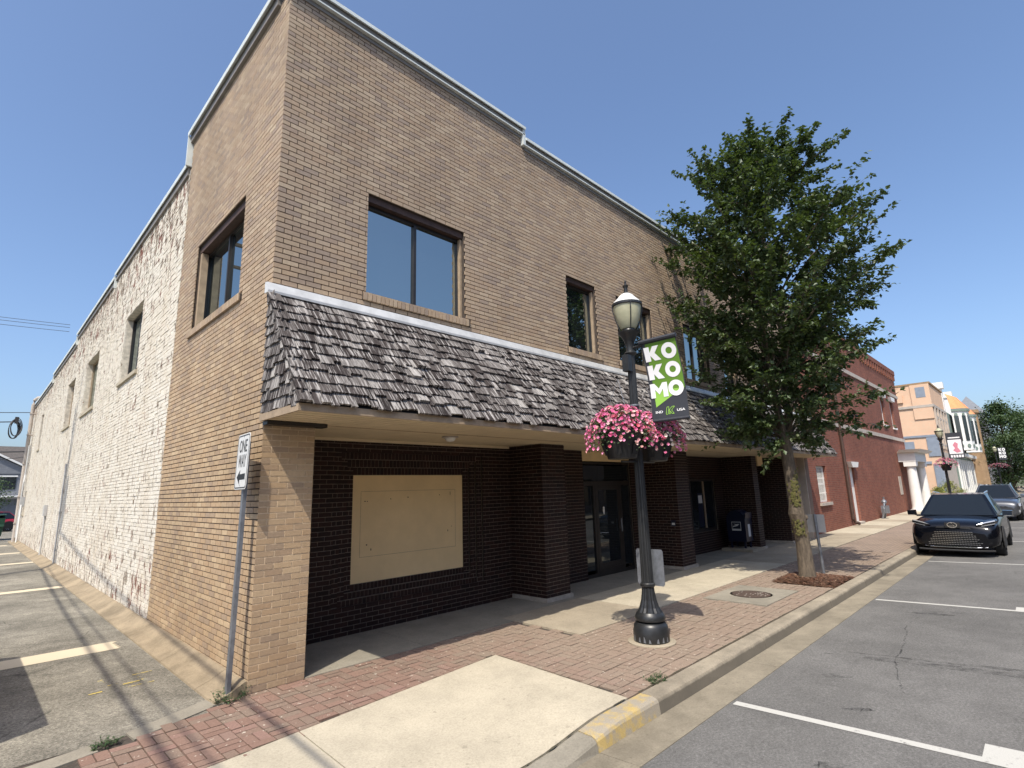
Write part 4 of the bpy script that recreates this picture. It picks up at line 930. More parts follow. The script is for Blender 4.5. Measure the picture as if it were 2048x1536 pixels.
decal('arrow', [[(.075,.475),(.20,.395),(.185,.445),(.385,.440),(.385,.505),(.185,.505),(.20,.56)]], 'sign_black', pl, .0178, lambda u, v, o: spos(u, v, o))
for v in (.03, .565): MB().lathe([(.009,0),(.008,.005)], 8).build('bolt', 'steel', pl, loc=spos(SWD/2, v, .018))

# second steel post with a blank grey plate, and the manhole cover, mulch bed
t = thing('sign_post', 'short steel post with grey plate behind the street tree', 'sign')
MB().tube([(11.22,-2.42,0),(11.18,-2.40,1.28)], .032, 8).build('post', 'steel', t); MB().prism([(11.225,-2.22,.88),(11.225,-2.58,.88),(11.225,-2.58,1.27),(11.225,-2.22,1.27)], (.005,0,0)).build('plate', 'grey', t)
t = thing('manhole_cover', 'round rusty iron manhole cover set in grey concrete', 'manhole cover', (8.05,-2.06,.004))
MB().lathe([(.36,0),(.36,.006),(.335,.006)], 32).build('frame', 'iron', t); m = MB(); m.lathe([(.33,.001),(.33,.008),(.01,.008)], 32); co_ = m.build('lid', 'iron', t)
m = MB()
for k in range(28): a, r = random.uniform(0, 6.28), .30*math.sqrt(random.random()); m.box(r*math.cos(a)-.02, r*math.cos(a)+.02, r*math.sin(a)-.006, r*math.sin(a)+.006, .0085, .012)
m.build('tread', 'plinth', co_)
m = MB(); rnd = random.Random(3)
m.add([(9.55,-3.04,-.01),(11.1,-3.04,-.01),(11.1,-1.9,-.01),(9.55,-1.9,-.01)], [(0,1,2,3)], .2)
for _ in range(5200):
    x, y = rnd.uniform(9.56,11.09), rnd.uniform(-3.03,-1.91); h = .05*max(0, 1-math.hypot(x-10.3, y+2.4)/.9)*1.3; a, L_, wv = rnd.uniform(0,3.14), rnd.uniform(.02,.06), rnd.uniform(.006,.014); c, s = math.cos(a), math.sin(a); tz = rnd.uniform(-.012,.02)
    z = h+rnd.uniform(-.006,.012); m.add([(x-c*L_-s*wv, y-s*L_+c*wv, z),(x-c*L_+s*wv, y-s*L_-c*wv, z),(x+c*L_+s*wv, y+s*L_-c*wv, z+tz),(x+c*L_-s*wv, y+s*L_+c*wv, z+tz)], [(0,1,2,3)], max(.001, rnd.random()))
o = m.build('mulch', brickmat('mulch_chips', [(.13,.06,.035),(.09,.045,.03),(.17,.09,.055),(.07,.038,.028),(.21,.13,.085)], .2)); o['kind'] = 'stuff'
o['label'] = 'brown wood mulch round the street tree'
# mailbox
t = thing('mailbox', 'dark blue rounded-top collection mailbox standing on a concrete pad', 'mailbox', (14.62, .72, 0))
bx('pad', 'conc_old', t, -.48, .48, -.52, .42, .002, .085)
sec = [(-.28,.28),(-.28,.92)]+[(-.28+.28*(1-math.cos(a)), .92+.28*math.sin(a)) for a in np.linspace(0, math.pi*.5, 7)][1:]+[(.28*math.sin(a), .92+.28*math.cos(a)) for a in np.linspace(0, math.pi/2, 7)][1:]+[(.28,.28)]
bd = MB().prism([(-.26, y, z) for y, z in sec], (.52,0,0)).build('body', 'mail_blue', t)
for x, y in ((-.2,-.2),(.2,-.2),(-.2,.2),(.2,.2)): bx('leg', 'mail_blue', t, x-.025, x+.025, y-.025, y+.025, .086, .28)
MB().prism([(-.24,-.285,.95),(.24,-.285,.95),(.24,-.30,1.13),(-.24,-.30,1.13)], (0,-.012,.0)).build('pull_down_flap', 'mail_blue', bd)
lb = bx('side_label', 'sign_white', bd, -.2645, -.2615, -.15, .13, .60, .86); bx('label_field', 'mail_blue', lb, -.2675, -.265, -.135, .115, .655, .845)
MB().prism([(-.2705, y, z) for y, z in ((.10,.70),(-.05,.74),(-.11,.80),(-.02,.79),(.07,.80),(-.01,.765),(.09,.735))], (.002,0,0)).build('bird_emblem', 'sign_white', lb)
bx('collection_card', 'sign_white', bd, -.08, .08, -.2865, -.2825, .42, .78)
# gas meter on the red wall
t = thing('gas_meter', 'small grey gas meter with pipes at the foot of the red wall', 'gas meter', (31.4, -.02, 0))
MB().tube([(-.25,.12,.02),(-.25,.0,.5),(-.1,0,.75),(.1,0,.75),(.25,0,.5),(.25,.12,.02)], .05, 8).build('pipe', 'steel', t); MB().box(-.2,.2,-.16,.14,.28,.66).build('meter', 'steel', t); MB().lathe([(.10,.78),(.13,.84),(.10,.92),(.03,.98),(.05,1.1)], 12).build('regulator', 'steel', t)

# ============================================================ trees
def branch(m, pts, r0, r1, n=7): m.tube(pts, list(np.linspace(r0, r1, len(pts))), n)
def leaf(m, p, d, up, L_, wd, tint):
    s = d.cross(up); s = s.normalized() if s.length > .01 else Vector((1,0,0)); n = s.cross(d).normalized()
    a, b = p+d*L_*.45+s*wd+n*wd*.35, p+d*L_*.45-s*wd+n*wd*.35
    m.add([p, a, p+d*L_, b], [(0,1,2),(0,2,3)], tint)
def street_tree():
    rnd = random.Random(11); tx, ty = 10.30, -2.36
    t = thing('street_tree', 'leafy green street tree with forked mossy trunk in a mulch bed', 'tree', (0,0,0))
    tr = MB(); lf = MB()
    tr.tube([(tx,ty,-.02),(tx+.01,ty,.12),(tx,ty,.7),(tx-.02,ty+.02,1.15),(tx-.10,ty+.02,1.35),(tx-.06,ty+.02,1.6),(tx-.16,ty+.03,2.3),(tx-.20,ty+.03,3.0)], [.20,.165,.142,.150,.165,.135,.125,.115], 12)
    for (x, y, z, r) in ((-.17,-.05,1.72,.06),(.12,-.10,1.25,.06),(-.02,-.14,.95,.035),(.06,.1,1.9,.04)): tr.lathe([(r*.3,-r),(r,-r*.3),(r*.9,r*.5),(r*.3,r)], 8, (tx+x*.8, ty+y*.8, z))
    A = [Vector(p) for p in ((tx-.20,ty+.03,2.85),(tx-.34,ty+.05,3.6),(tx-.42,ty+.12,4.6),(tx-.35,ty+.15,6.0),(tx-.30,ty+.1,7.6),(tx-.35,ty,9.2))]
    Bq = [Vector(p) for p in ((tx-.16,ty+.0,2.85),(tx-.02,ty-.10,3.7),(tx+.10,ty-.12,4.8),(tx+.15,ty-.05,6.2),(tx+.12,ty+.05,8.0),(tx+.05,ty,9.8))]
    branch(tr, A, .085, .02); branch(tr, Bq, .095, .015)
    def on(P, z):
        for p, q in zip(P, P[1:]):
            if p.z <= z <= q.z: return p.lerp(q, (z-p.z)/(q.z-p.z))
        return P[-1]
    env = [(2.7,1.0),(3.4,1.75),(4.6,1.85),(5.6,2.15),(6.6,2.40),(7.4,2.5),(8.2,2.35),(8.9,2.0),(9.5,1.5),(10.1,.8)]
    ez, er = zip(*env); N = 165; cnt = 0
    for i in range(N):
        f = (i+.5)/N; z1 = 2.75+7.25*(f**.97); az = i*2.39996+rnd.uniform(-.35,.35); rr = float(np.interp(z1, ez, er))*rnd.choice((.55,.78,.95,1.0,1.04))*rnd.uniform(.88,1.06)
        if 2.9 < z1 < 4.6 and rnd.random() < .38: continue
        P = A if math.cos(az) < 0 else Bq; z0 = max(2.95, z1-rr*rnd.uniform(.55,1.0)); a = on(P, min(z0, P[-1].z-.1)); c = Vector((tx-.12, ty+.02, 0))
        side = math.cos(az)*-.704+math.sin(az)*.709; rr *= 1-.08*max(0, side); e = Vector((c.x+rr*math.cos(az)+.06, c.y+rr*math.sin(az)-.06, z1+rnd.uniform(-.2,.2))); mid = a.lerp(e, .5)+Vector((rnd.uniform(-.1,.1), rnd.uniform(-.1,.1), rr*.10)); pts = [a.lerp(mid, k/3) if k < 3 else mid for k in range(4)]+[mid.lerp(e, k/3)+Vector((0,0,.05*math.sin(k))) for k in (1,2,3)]
        branch(tr, pts, .010+.008*rr, .003, 5)
        # twigs with drooping leaves along the outer part of the limb
        nt_ = int(8+rr*5.2)
        for k in range(nt_):
            s = .30+.70*(k+rnd.random())/nt_; q = pts[min(int(s*6), 5)].lerp(pts[min(int(s*6)+1, 6)], s*6-int(s*6)); d = Vector((rnd.gauss(0,1), rnd.gauss(0,1), rnd.gauss(.15,.6))); d = (d.normalized()+(e-a).normalized()*.7).normalized(); L_ = rnd.uniform(.22,.50)
            if k == nt_-1: d = (e-mid).normalized(); L_ = rnd.uniform(.35,.6)
            tip = q+d*L_; tr.tube([q, tip], [.004,.0018], 3, cap=False); shade = rnd.random()
            for w_ in range(rnd.randint(22,32)):
                u = rnd.random(); p = q.lerp(tip, .1+.95*u)+Vector((rnd.gauss(0,.035), rnd.gauss(0,.035), rnd.gauss(0,.03)))
                dd = Vector((rnd.gauss(0,.8), rnd.gauss(0,.8), rnd.uniform(-1.1,.25)))+d*.4; leaf(lf, p, dd.normalized(), Vector((rnd.gauss(0,.5), rnd.gauss(0,.5), 1)), rnd.uniform(.075,.125), rnd.uniform(.028,.044), min(.999, max(.001, .65*shade+.35*rnd.random()))); cnt += 1
    tk = tr.build('trunk', 'bark', t, smooth=True)
    lf.build('crown', 'leaf', t, kind='stuff')
    # moss on the lower trunk
    mo = MB()
    for _ in range(260):
        z = rnd.uniform(.9,2.3); a = rnd.gauss(math.pi*1.12,.5); r = .145; x, y = tx-.06-(.04 if z > 1.5 else 0), ty+.02; p = Vector((x+r*math.cos(a), y+r*math.sin(a), z)); s = rnd.uniform(.01,.03)
        n = Vector((math.cos(a), math.sin(a), 0)); e = Vector((-n.y, n.x, 0)); mo.add([p-e*s, p-Vector((0,0,s*1.4)), p+e*s, p+Vector((0,0,s*1.4)), p+n*.006], [(0,1,4),(1,2,4),(2,3,4),(3,0,4)], max(.001, rnd.random()))
    mo.build('moss', brickmat('moss_patch', [(.10,.10,.03),(.13,.11,.045),(.085,.085,.03)], .2), t, kind='stuff')
    return cnt
street_tree()
def far_tree(name, label, x, y, h, rad, seed, n=5200, mat='leaf_far', trunk=.25, base=.3, ls=.16, shape=1.0):
    rnd = random.Random(seed); t = thing(name, label, 'tree' if 'tree' in name else 'shrub', (x, y, 0)); tr, lf = MB(), MB()
    tr.tube([(0,0,-.05),(0,0,h*.3),(rad*.05,0,h*.8)], [trunk, trunk*.8, trunk*.2], 8)
    cl = []
    for _ in range(46):
        v = rnd.random(); a = rnd.uniform(0,6.28); z = h*(base+(1-base)*v); r = rad*math.sin(math.pi*min(1, (v*.86+.14))**shape)*rnd.uniform(.45,1.0); c = Vector((r*math.cos(a), r*math.sin(a), z)); cl.append((c, rad*rnd.uniform(.20,.36), rnd.random())); tr.tube([(0,0,max(.1, z-r*.8)), c*.5+Vector((0,0,z*.5-.2*r)), c], [trunk*.22, trunk*.12, .01], 4)
    for _ in range(n):
        c, q, sh = cl[rnd.randrange(len(cl))]; p = c+Vector((rnd.gauss(0,q*.55), rnd.gauss(0,q*.55), rnd.gauss(0,q*.45))); leaf(lf, p, Vector((rnd.gauss(0,1), rnd.gauss(0,1), rnd.gauss(-.2,.7))).normalized(), Vector((rnd.gauss(0,.6), rnd.gauss(0,.6), 1)), ls*rnd.uniform(.7,1.5), ls*.33, min(.999, max(.001, sh*.6+.4*rnd.random())))
    tr.build('trunk', 'bark', t); lf.build('crown', mat, t, kind='stuff'); return t

# ============================================================ red brick neighbour
t = thing('red_brick_building', 'red brick building with stone bands and white corner portico', 'building')
RX0, RX1, RY, RZ = XE+.12, 42.2, .27, 9.25
rw = [(21.55,22.90,1.16,2.62),(36.35,37.25,5.25,6.95),(39.15,40.05,5.25,6.95),(26.65,27.55,.10,2.60)]
grid_wall((0,RY,0), (1,0,0), (0,-1,0), [RX0, RX1], [0, RZ], rw, .35).build('wall', 'red_brick', t)
bx('end_wall', 'red_brick', t, RX1-.3, RX1-.001, RY+.352, 24, 0, RZ); bx('near_wall', 'red_brick', t, RX0+.001, RX0+.3, RY+.352, 24, 0, RZ-.01); bx('roof', 'roof_dark', t, RX0+.3, RX1-.3, RY+.352, 24, RZ-.6, RZ-.4)
for z in (4.42, 7.38): bx('stone_band', 'stone', t, RX0+.01, RX1+.03, RY-.06, RY-.001, z, z+.20)
bx('parapet_course', 'red_brick', t, RX0+.01, RX1+.06, RY-.10, RY-.001, RZ-.22, RZ+.08)
for k in range(16): bx('corbel', 'red_brick', t, RX1-.35-k*.62, RX1-.10-k*.62, RY-.09, RY-.001, RZ-.62, RZ-.222)
for (a, b, p, q) in rw[:3]:
    wn = MB(); wn.box(a+.004, a+.07, RY+.12, RY+.2, p+.004, q-.004); wn.box(b-.07, b-.004, RY+.12, RY+.2, p+.004, q-.004); wn.box(a+.071, b-.071, RY+.12, RY+.2, q-.08, q-.004); wn.box(a+.071, b-.071, RY+.12, RY+.2, p+.004, p+.07); wn.box(a+.071, b-.071, RY+.125, RY+.19, (p+q)/2-.03, (p+q)/2+.03)
    wo = wn.build('window', 'white', t); bx('pane', 'glass_store', wo, a+.07, b-.07, RY+.155, RY+.16, p+.07, q-.08); bx('sill', 'stone' if p < 3 else 'white', wo, a-.08, b+.08, RY-.08, RY+.11, p-.12, p-.003)
    if p > 3: bx('blind', 'white', wo, a+.072, b-.072, RY+.165, RY+.17, p+.075, (p+q)/2); MB().prism([(a-.06,RY-.002,q),(b+.06,RY-.002,q),(b+.20,RY-.002,q+.26),(a-.20,RY-.002,q+.26)], (0,-.16,0)).build('hood', 'white', wo)
    else:
        for k in range(9): bx('security_bar', 'white', wo, a+.12+k*.135, a+.135+k*.135, RY+.08, RY+.095, p+.03, q-.03)
        for z in (p+.35, p+.95): bx('security_bar', 'white', wo, a+.02, b-.02, RY+.096, RY+.11, z, z+.03)
a, b = 26.65, 27.55; dd = bx('door', 'white', t, a+.003, b-.003, RY+.10, RY+.16, .12, 2.6); bx('door_sill', 'stone', dd, a-.1, b+.1, RY-.12, RY+.098, .02, .11)
m = MB(); m.prism([(a-.05,RY-.002,2.6),(b+.05,RY-.002,2.6),(b+.25,RY-.002,2.85),(a-.25,RY-.002,2.85)], (0,-.18,0)); m.build('hood', 'white', dd)
MB().tube([(25.75,RY-.08,8.6),(25.75,RY-.08,.30),(25.78,RY-.14,.15),(25.95,RY-.25,.10)], .07, 8).build('downspout', 'lintel', t); bx('plaque', 'stone', t, 38.0, 38.75, RY-.03, RY-.001, 1.05, 2.15)
po = bx('portico_entablature', 'white', t, 39.0, 43.2, -.62, RY-.003, 3.05, 3.62); MB().prism([(38.8,-.85,3.62),(43.4,-.85,3.62),(43.6,-1.0,3.78),(38.6,-1.0,3.78)], (0,1.1,0)).build('portico_cornice', 'white', po)
for x in (39.35, 42.85):
    MB().lathe([(.34,.12),(.30,.3),(.29,1.2),(.245,2.75)], 20, (x,-.28,0)).build('portico_column', 'white', t, smooth=True); bx('column_base', 'white', t, x-.38, x+.38, -.64, .08, .004, .12); bx('column_capital', 'white', t, x-.33, x+.33, -.6, .04, 2.75, 3.048)
bx('portico_door', 'glass_store', t, 42.25, 43.0, -.05, 0, .1, 2.9); bx('portico_back', 'white', t, 42.21, 43.1, .0, .2, 0, 3.04)

# ============================================================ salmon building and the row behind
t = thing('salmon_building', 'salmon painted brick corner building with blue-grey boarded windows', 'building')
SX, SY, SH = 62.0, .5, 11.0
bx('wall', 'salmon', t, SX, SX+9.0, SY, SY+22, 0, SH)
bx('parapet_cap', 'white', t, SX-.12, SX+9, SY+3.0, SY+22, SH+.001, SH+.45); bx('parapet_cap', 'tan_stone', t, SX-.06, SX+9.05, SY-.10, SY+2.99, SH+.001, SH+.16)
bx('belt_course', 'stone', t, SX-.12, SX-.001, SY-.12, SY+22, 8.7, 8.95); bx('belt_course', 'stone', t, SX, SX+9, SY-.13, SY-.001, 8.7, 8.95)
bx('corner_pier', 'salmon', t, SX-.10, SX-.003, SY-.02, SY+1.5, 7.6, SH-.02)
for k in range(7): bx('corbel', 'salmon', t, SX-.18, SX-.002, SY+2.2+k*.95, SY+2.85+k*.95, 9.35, 10.1); 
m_ = 0
for k in range(7): bx('corbel_recess', 'shade_brick', t, SX-.09, SX-.004, SY+2.86+k*.95, SY+3.14+k*.95, 9.55, 10.0)
bx('upper_board', 'slate_blue', t, SX-.12, SX-.101, SY+.35, SY+1.1, 9.7, 10.7)
bx('lower_band', 'slate_blue', t, SX-.09, SX-.002, SY-.06, SY+22, 5.85, 6.05); bx('lower_band', 'slate_blue', t, SX-.09, SX-.002, SY+.8, SY+22, 3.3, 3.55)
for (y, z) in ((1.9,4.1),(1.7,1.2),(5.2,4.1),(5.2,1.2)): bx('boarded_window', 'slate_blue', t, SX-.06, SX-.003, SY+y, SY+y+1.6, z, z+1.4); 
bx('corner_shop_panel', 'slate_blue', t, SX-.07, SX-.004, SY-.02, SY+.7, 0, 3.28); bx('corner_shop_panel', 'slate_blue', t, SX-.07, SX-.004, SY-.02, SY+.9, 4.0, 5.84); bx('shop_front', 'stone', t, SX-.06, SX+8.9, SY-.10, SY-.004, 0, 4.4)
for k in range(4):
    x = SX+1.0+k*2.0; wo = bx('window', 'dark', t, x, x+1.0, SY-.03, SY-.003, 5.2, 7.6); bx('frame', 'stone', wo, x-.1, x+1.1, SY-.12, SY-.004, 7.61, 7.85); bx('sill', 'stone', wo, x-.1, x+1.1, SY-.14, SY-.004, 5.0, 5.19)
for k in range(5): bx('pilaster', 'stone', t, SX+.35+k*2.05, SX+.75+k*2.05, SY-.16, SY-.005, 4.75, 8.69)
bx('downpipe', 'white', t, SX-.16, SX-.05, SY+9.7, SY+9.85, 4.8, 7.9)

t = thing('turret_building', 'pale grey building with white bay windows under orange turret roofs', 'building')
TX = 71.2
bx('wall', 'green_trim', t, TX, TX+17, .45, 20, 0, 9.0); bx('shop_front', 'green_trim', t, TX, TX+17, .30, .449, 0, 4.2)
for k in range(9): bx('shop_post', 'white', t, TX+.4+k*2.0, TX+.75+k*2.0, .16, .298, 0, 3.9)
bx('shop_cornice', 'white', t, TX-.1, TX+17, -.25, .15, 4.2, 4.55)
for k in range(8): bx('shop_glass', 'glass_store', t, TX+.85+k*2.0, TX+2.3+k*2.0, .24, .296, .5, 3.6)
for k, x in enumerate((TX+4.6, TX+13.0)):
    c = (x, .2); o8 = [(c[0]+1.75*math.cos(R(a)), c[1]+1.35*math.sin(R(a))) for a in (180, 210, 240, 270, 300, 330, 360)]
    MB().prism([(q[0], q[1], 4.9) for q in o8], (0,0,4.3)).build('bay', 'white', t); MB().prism([(c[0]+(q[0]-c[0])*1.08, c[1]+(q[1]-c[1])*1.1, 9.2) for q in o8], (0,0,.3)).build('bay_cornice', 'green_trim', t)
    m = MB(); base = [(c[0]+(q[0]-c[0])*1.05, c[1]+(q[1]-c[1])*1.05, 9.5) for q in o8]; mid_ = [(c[0]+(q[0]-c[0])*.55, c[1]+(q[1]-c[1])*.55+.2, 10.9) for q in o8]; n = 7
    m.add(base+mid_+[(c[0], c[1]+.5, 11.5)], [(i, i+1, n+i+1, n+i) for i in range(n-1)]+[(n+i, n+i+1, 2*n) for i in range(n-1)]); m.build('turret_roof', 'orange_tile', t)
    for i in range(6):
        (x0, y0), (x1, y1) = o8[i], o8[i+1]; e = Vector((x1-x0, y1-y0, 0)); nn = Vector((e.y, -e.x, 0)).normalized()
        p = Vector((x0, y0, 0))+e*.22+nn*.02; q = Vector((x0, y0, 0))+e*.78+nn*.02
        wn = MB().prism([p+Vector((0,0,5.9)), q+Vector((0,0,5.9)), q+Vector((0,0,8.7)), p+Vector((0,0,8.7))], nn*.03).build('bay_window', 'glass_store', t)
        pc = (Vector((x0, y0, 0))+Vector((x1, y1, 0)))/2+nn*.03; MB().tube([pc+Vector((0,0,8.85)), pc+nn*.03+Vector((0,0,8.85))], .16, 10).build('medallion', 'green_trim', wn); MB().tube([pc+Vector((0,0,5.35)), pc+nn*.03+Vector((0,0,5.35))], .22, 10).build('medallion', 'green_trim', wn)
for (x, h) in ((TX+.6, 11.6), (TX+8.3, 11.4)):
    ch = bx('chimney', 'white', t, x, x+.7, .5, 1.2, 9.0, h); bx('chimney_cap', 'white', ch, x-.15, x+.85, .3, 1.4, h+.001, h+.7)

t = thing('stone_building', 'tan stone building with arched front and steep grey spire', 'building')
QX = 88.6
bx('wall', 'tan_stone', t, QX, QX+20, .4, 20, 0, 10.2); MB().lathe([(1.3,0),(1.3,10.0),(1.5,10.2),(1.5,10.6)], 10, (QX+1.4,.2,0)).build('corner_turret', 'tan_stone', t); bx('white_box', 'white', t, QX-1.2, QX+.2, -.2, .9, 9.0, 10.6)
MB().add([(QX+17.5,-1.2,11.6),(QX+21.7,-1.2,11.6),(QX+21.7,3.0,11.6),(QX+17.5,3.0,11.6),(QX+19.6,.9,14.6)], [(0,1,4),(1,2,4),(2,3,4),(3,0,4),(3,2,1,0)]).build('spire', 'siding', t)
bx('tower', 'siding', t, QX+17.7, QX+21.5, -1.0, 2.8, 0, 11.59); bx('roof', 'siding', t, QX, QX+17.6, .41, 20, 10.201, 11.5)
for k in range(6): bx('window', 'dark', t, QX+3.5+k*2.6, QX+4.8+k*2.6, .32, .398, 5.2, 8.2); bx('shop_window', 'glass_store', t, QX+3.5+k*2.6, QX+5.4+k*2.6, .30, .398, .6, 3.4)
bx('cornice', 'white', t, QX-.05, QX+20, -.1, .399, 4.2, 4.6)
for k, (c, h, lab) in enumerate((('white',7.5,'low white shop at the far end of the street'),('stone',8.5,'pale stone shop near the far end, half hidden by trees'),('shade_brick',7.0,'last brown shop at the far end, hidden by trees'))):
    t = thing('far_shop', lab, 'building', (0,0,0), 0, 'shops at the far end of the street')
    bx('wall', c, t, 109+k*12, 120.9+k*12, .5, 18, 0, h)
    for i in range(4): bx('window', 'dark', t, 110+k*12+i*2.8, 111.4+k*12+i*2.8, .42, .498, 4.6, 6.4); bx('shop_window', 'glass_store', t, 110+k*12+i*2.8, 112+k*12+i*2.8, .42, .498, .5, 3)
far_tree('dark_street_tree', 'large dark green tree at the right edge beyond the far lamps', 93, -3.0, 11.4, 3.9, 21, 15000, ls=.27, trunk=.3, base=.14)
far_tree('pale_street_tree', 'lighter green tree behind the dark street tree', 114, -5.6, 11.4, 4.6, 22, 7000, ls=.33, trunk=.3)
far_tree('golden_shrub', 'low golden green shrub in front of the salmon wall', 57.5, -.1, 1.5, 1.1, 31, 2600, 'leaf_gold', .05, .1, .10)
far_tree('golden_shrub', 'small golden shrub between the portico and salmon wall', 53.0, .2, 1.1, .8, 32, 1600, 'leaf_gold', .05, .1, .10)
for (x, lab, bl) in ((37.0, 'lamp post before the salmon building, dark banner and one pink basket', 'far basket of pale pink flowers before the salmon building'), (86.0, 'farthest lamp post, in front of the dark tree, with town banner', 'farthest bright pink flower basket under the dark tree')):
    l2 = thing('street_lamp', lab, 'street lamp', (x, -2.2, 0), 0, 'lamp posts along the kerb'); l2.scale = (1.0 if x < 50 else 1.15,)*3
    for ch in lamp.children:
        if ch.name.split('.')[0] in ('control_box','banner_arm','basket_arm','pole_band','bare_metal_patch','footing','cap'): continue
        c = copy_tree(ch, l2)
    MB().lathe([(.178,4.663),(.165,4.69),(.12,4.74),(.085,4.79),(.055,4.815)], 20).build('cap', 'globe', l2)
    basket(x, -2.25, 2.75 if x < 50 else 3.2, bl, .42 if x < 50 else .9, int(x), 260, far=True)
    bn = thing('banner', ('dark banner with pale picture panel' if x < 50 else 'small black banner with white block letters')+' on the '+('lamp before the salmon building' if x < 50 else 'farthest lamp'), 'banner')
    y0 = -2.45; cl_ = bx('banner_cloth', 'b_dark', bn, x, x+.02, y0-.72, y0, 3.05 if x < 50 else 3.9, 4.5 if x < 50 else 5.4)
    if x < 50:
        bx('picture', 'b_white', cl_, x-.006, x-.002, y0-.66, y0-.06, 3.30, 4.10); MB().prism([(x-.008, y0-a, z) for a, z in ((.58,3.42),(.40,3.36),(.24,3.50),(.34,3.62),(.26,3.80),(.38,3.98),(.50,3.86),(.46,3.66))], (-.003,0,0)).build('picture_patch', 'b_pink', cl_)
        for k in range(5): bx('letter_mark', 'b_white', cl_, x-.006, x-.002, y0-.66+k*.12, y0-.57+k*.12, 3.10, 3.24)
        bx('word_line', 'b_white', cl_, x-.006, x-.002, y0-.62, y0-.10, 4.18, 4.25)
    else:
        fpos = lambda u, v, o: (x-o, y0-.06-u, 5.38-v)
        for r, ch in enumerate(('K','K','M')):
            decal('letter', letterK(.02, .06+r*.42, .28, .34) if ch == 'K' else letterM(.0, .06+r*.42, .31, .34), 'b_white', cl_, .004, fpos); decal('letter', letterO(.34, .05+r*.42, .29, .36), 'b_white', cl_, .004, fpos)

# ============================================================ vehicles
def wheel(t, x, y, r=.36, w=.24):
    s = 1 if y > 0 else -1
    ty_ = MB(); pr = [(r*.62,-w/2),(r*.90,-w/2),(r,-w*.36),(r,w*.36),(r*.90,w/2),(r*.62,w/2)]; n = 24
    v = [(q*math.cos(2*math.pi*j/n), z, q*math.sin(2*math.pi*j/n)) for q, z in pr for j in range(n)]
    ty_.add(v, [(i*n+j, i*n+(j+1) % n, (i+1)*n+(j+1) % n, (i+1)*n+j) for i in range(5) for j in range(n)])
    wo = link('wheel', ty_.mesh('tyre', True), 'rubber', t, (x, y, r))
    m = MB(); m.tube([(0,-s*w*.30,0),(0,s*w*.34,0)], r*.20, 12)
    for k in range(10): a = 2*math.pi*k/10; e = Vector((-math.sin(a), 0, math.cos(a)))*.028; d_ = Vector((math.cos(a), 0, math.sin(a))); m.prism([d_*r*.15-e+Vector((0,s*w*.28,0)), d_*r*.15+e+Vector((0,s*w*.28,0)), d_*r*.60+e+Vector((0,s*w*.36,0)), d_*r*.60-e+Vector((0,s*w*.36,0))], (0,s*.02,0))
    m.build('rim', 'steel', wo); MB().tube([(0,-w*.2,0),(0,w*.2,0)], r*.62, 20).build('brake_disc', 'dark', wo)
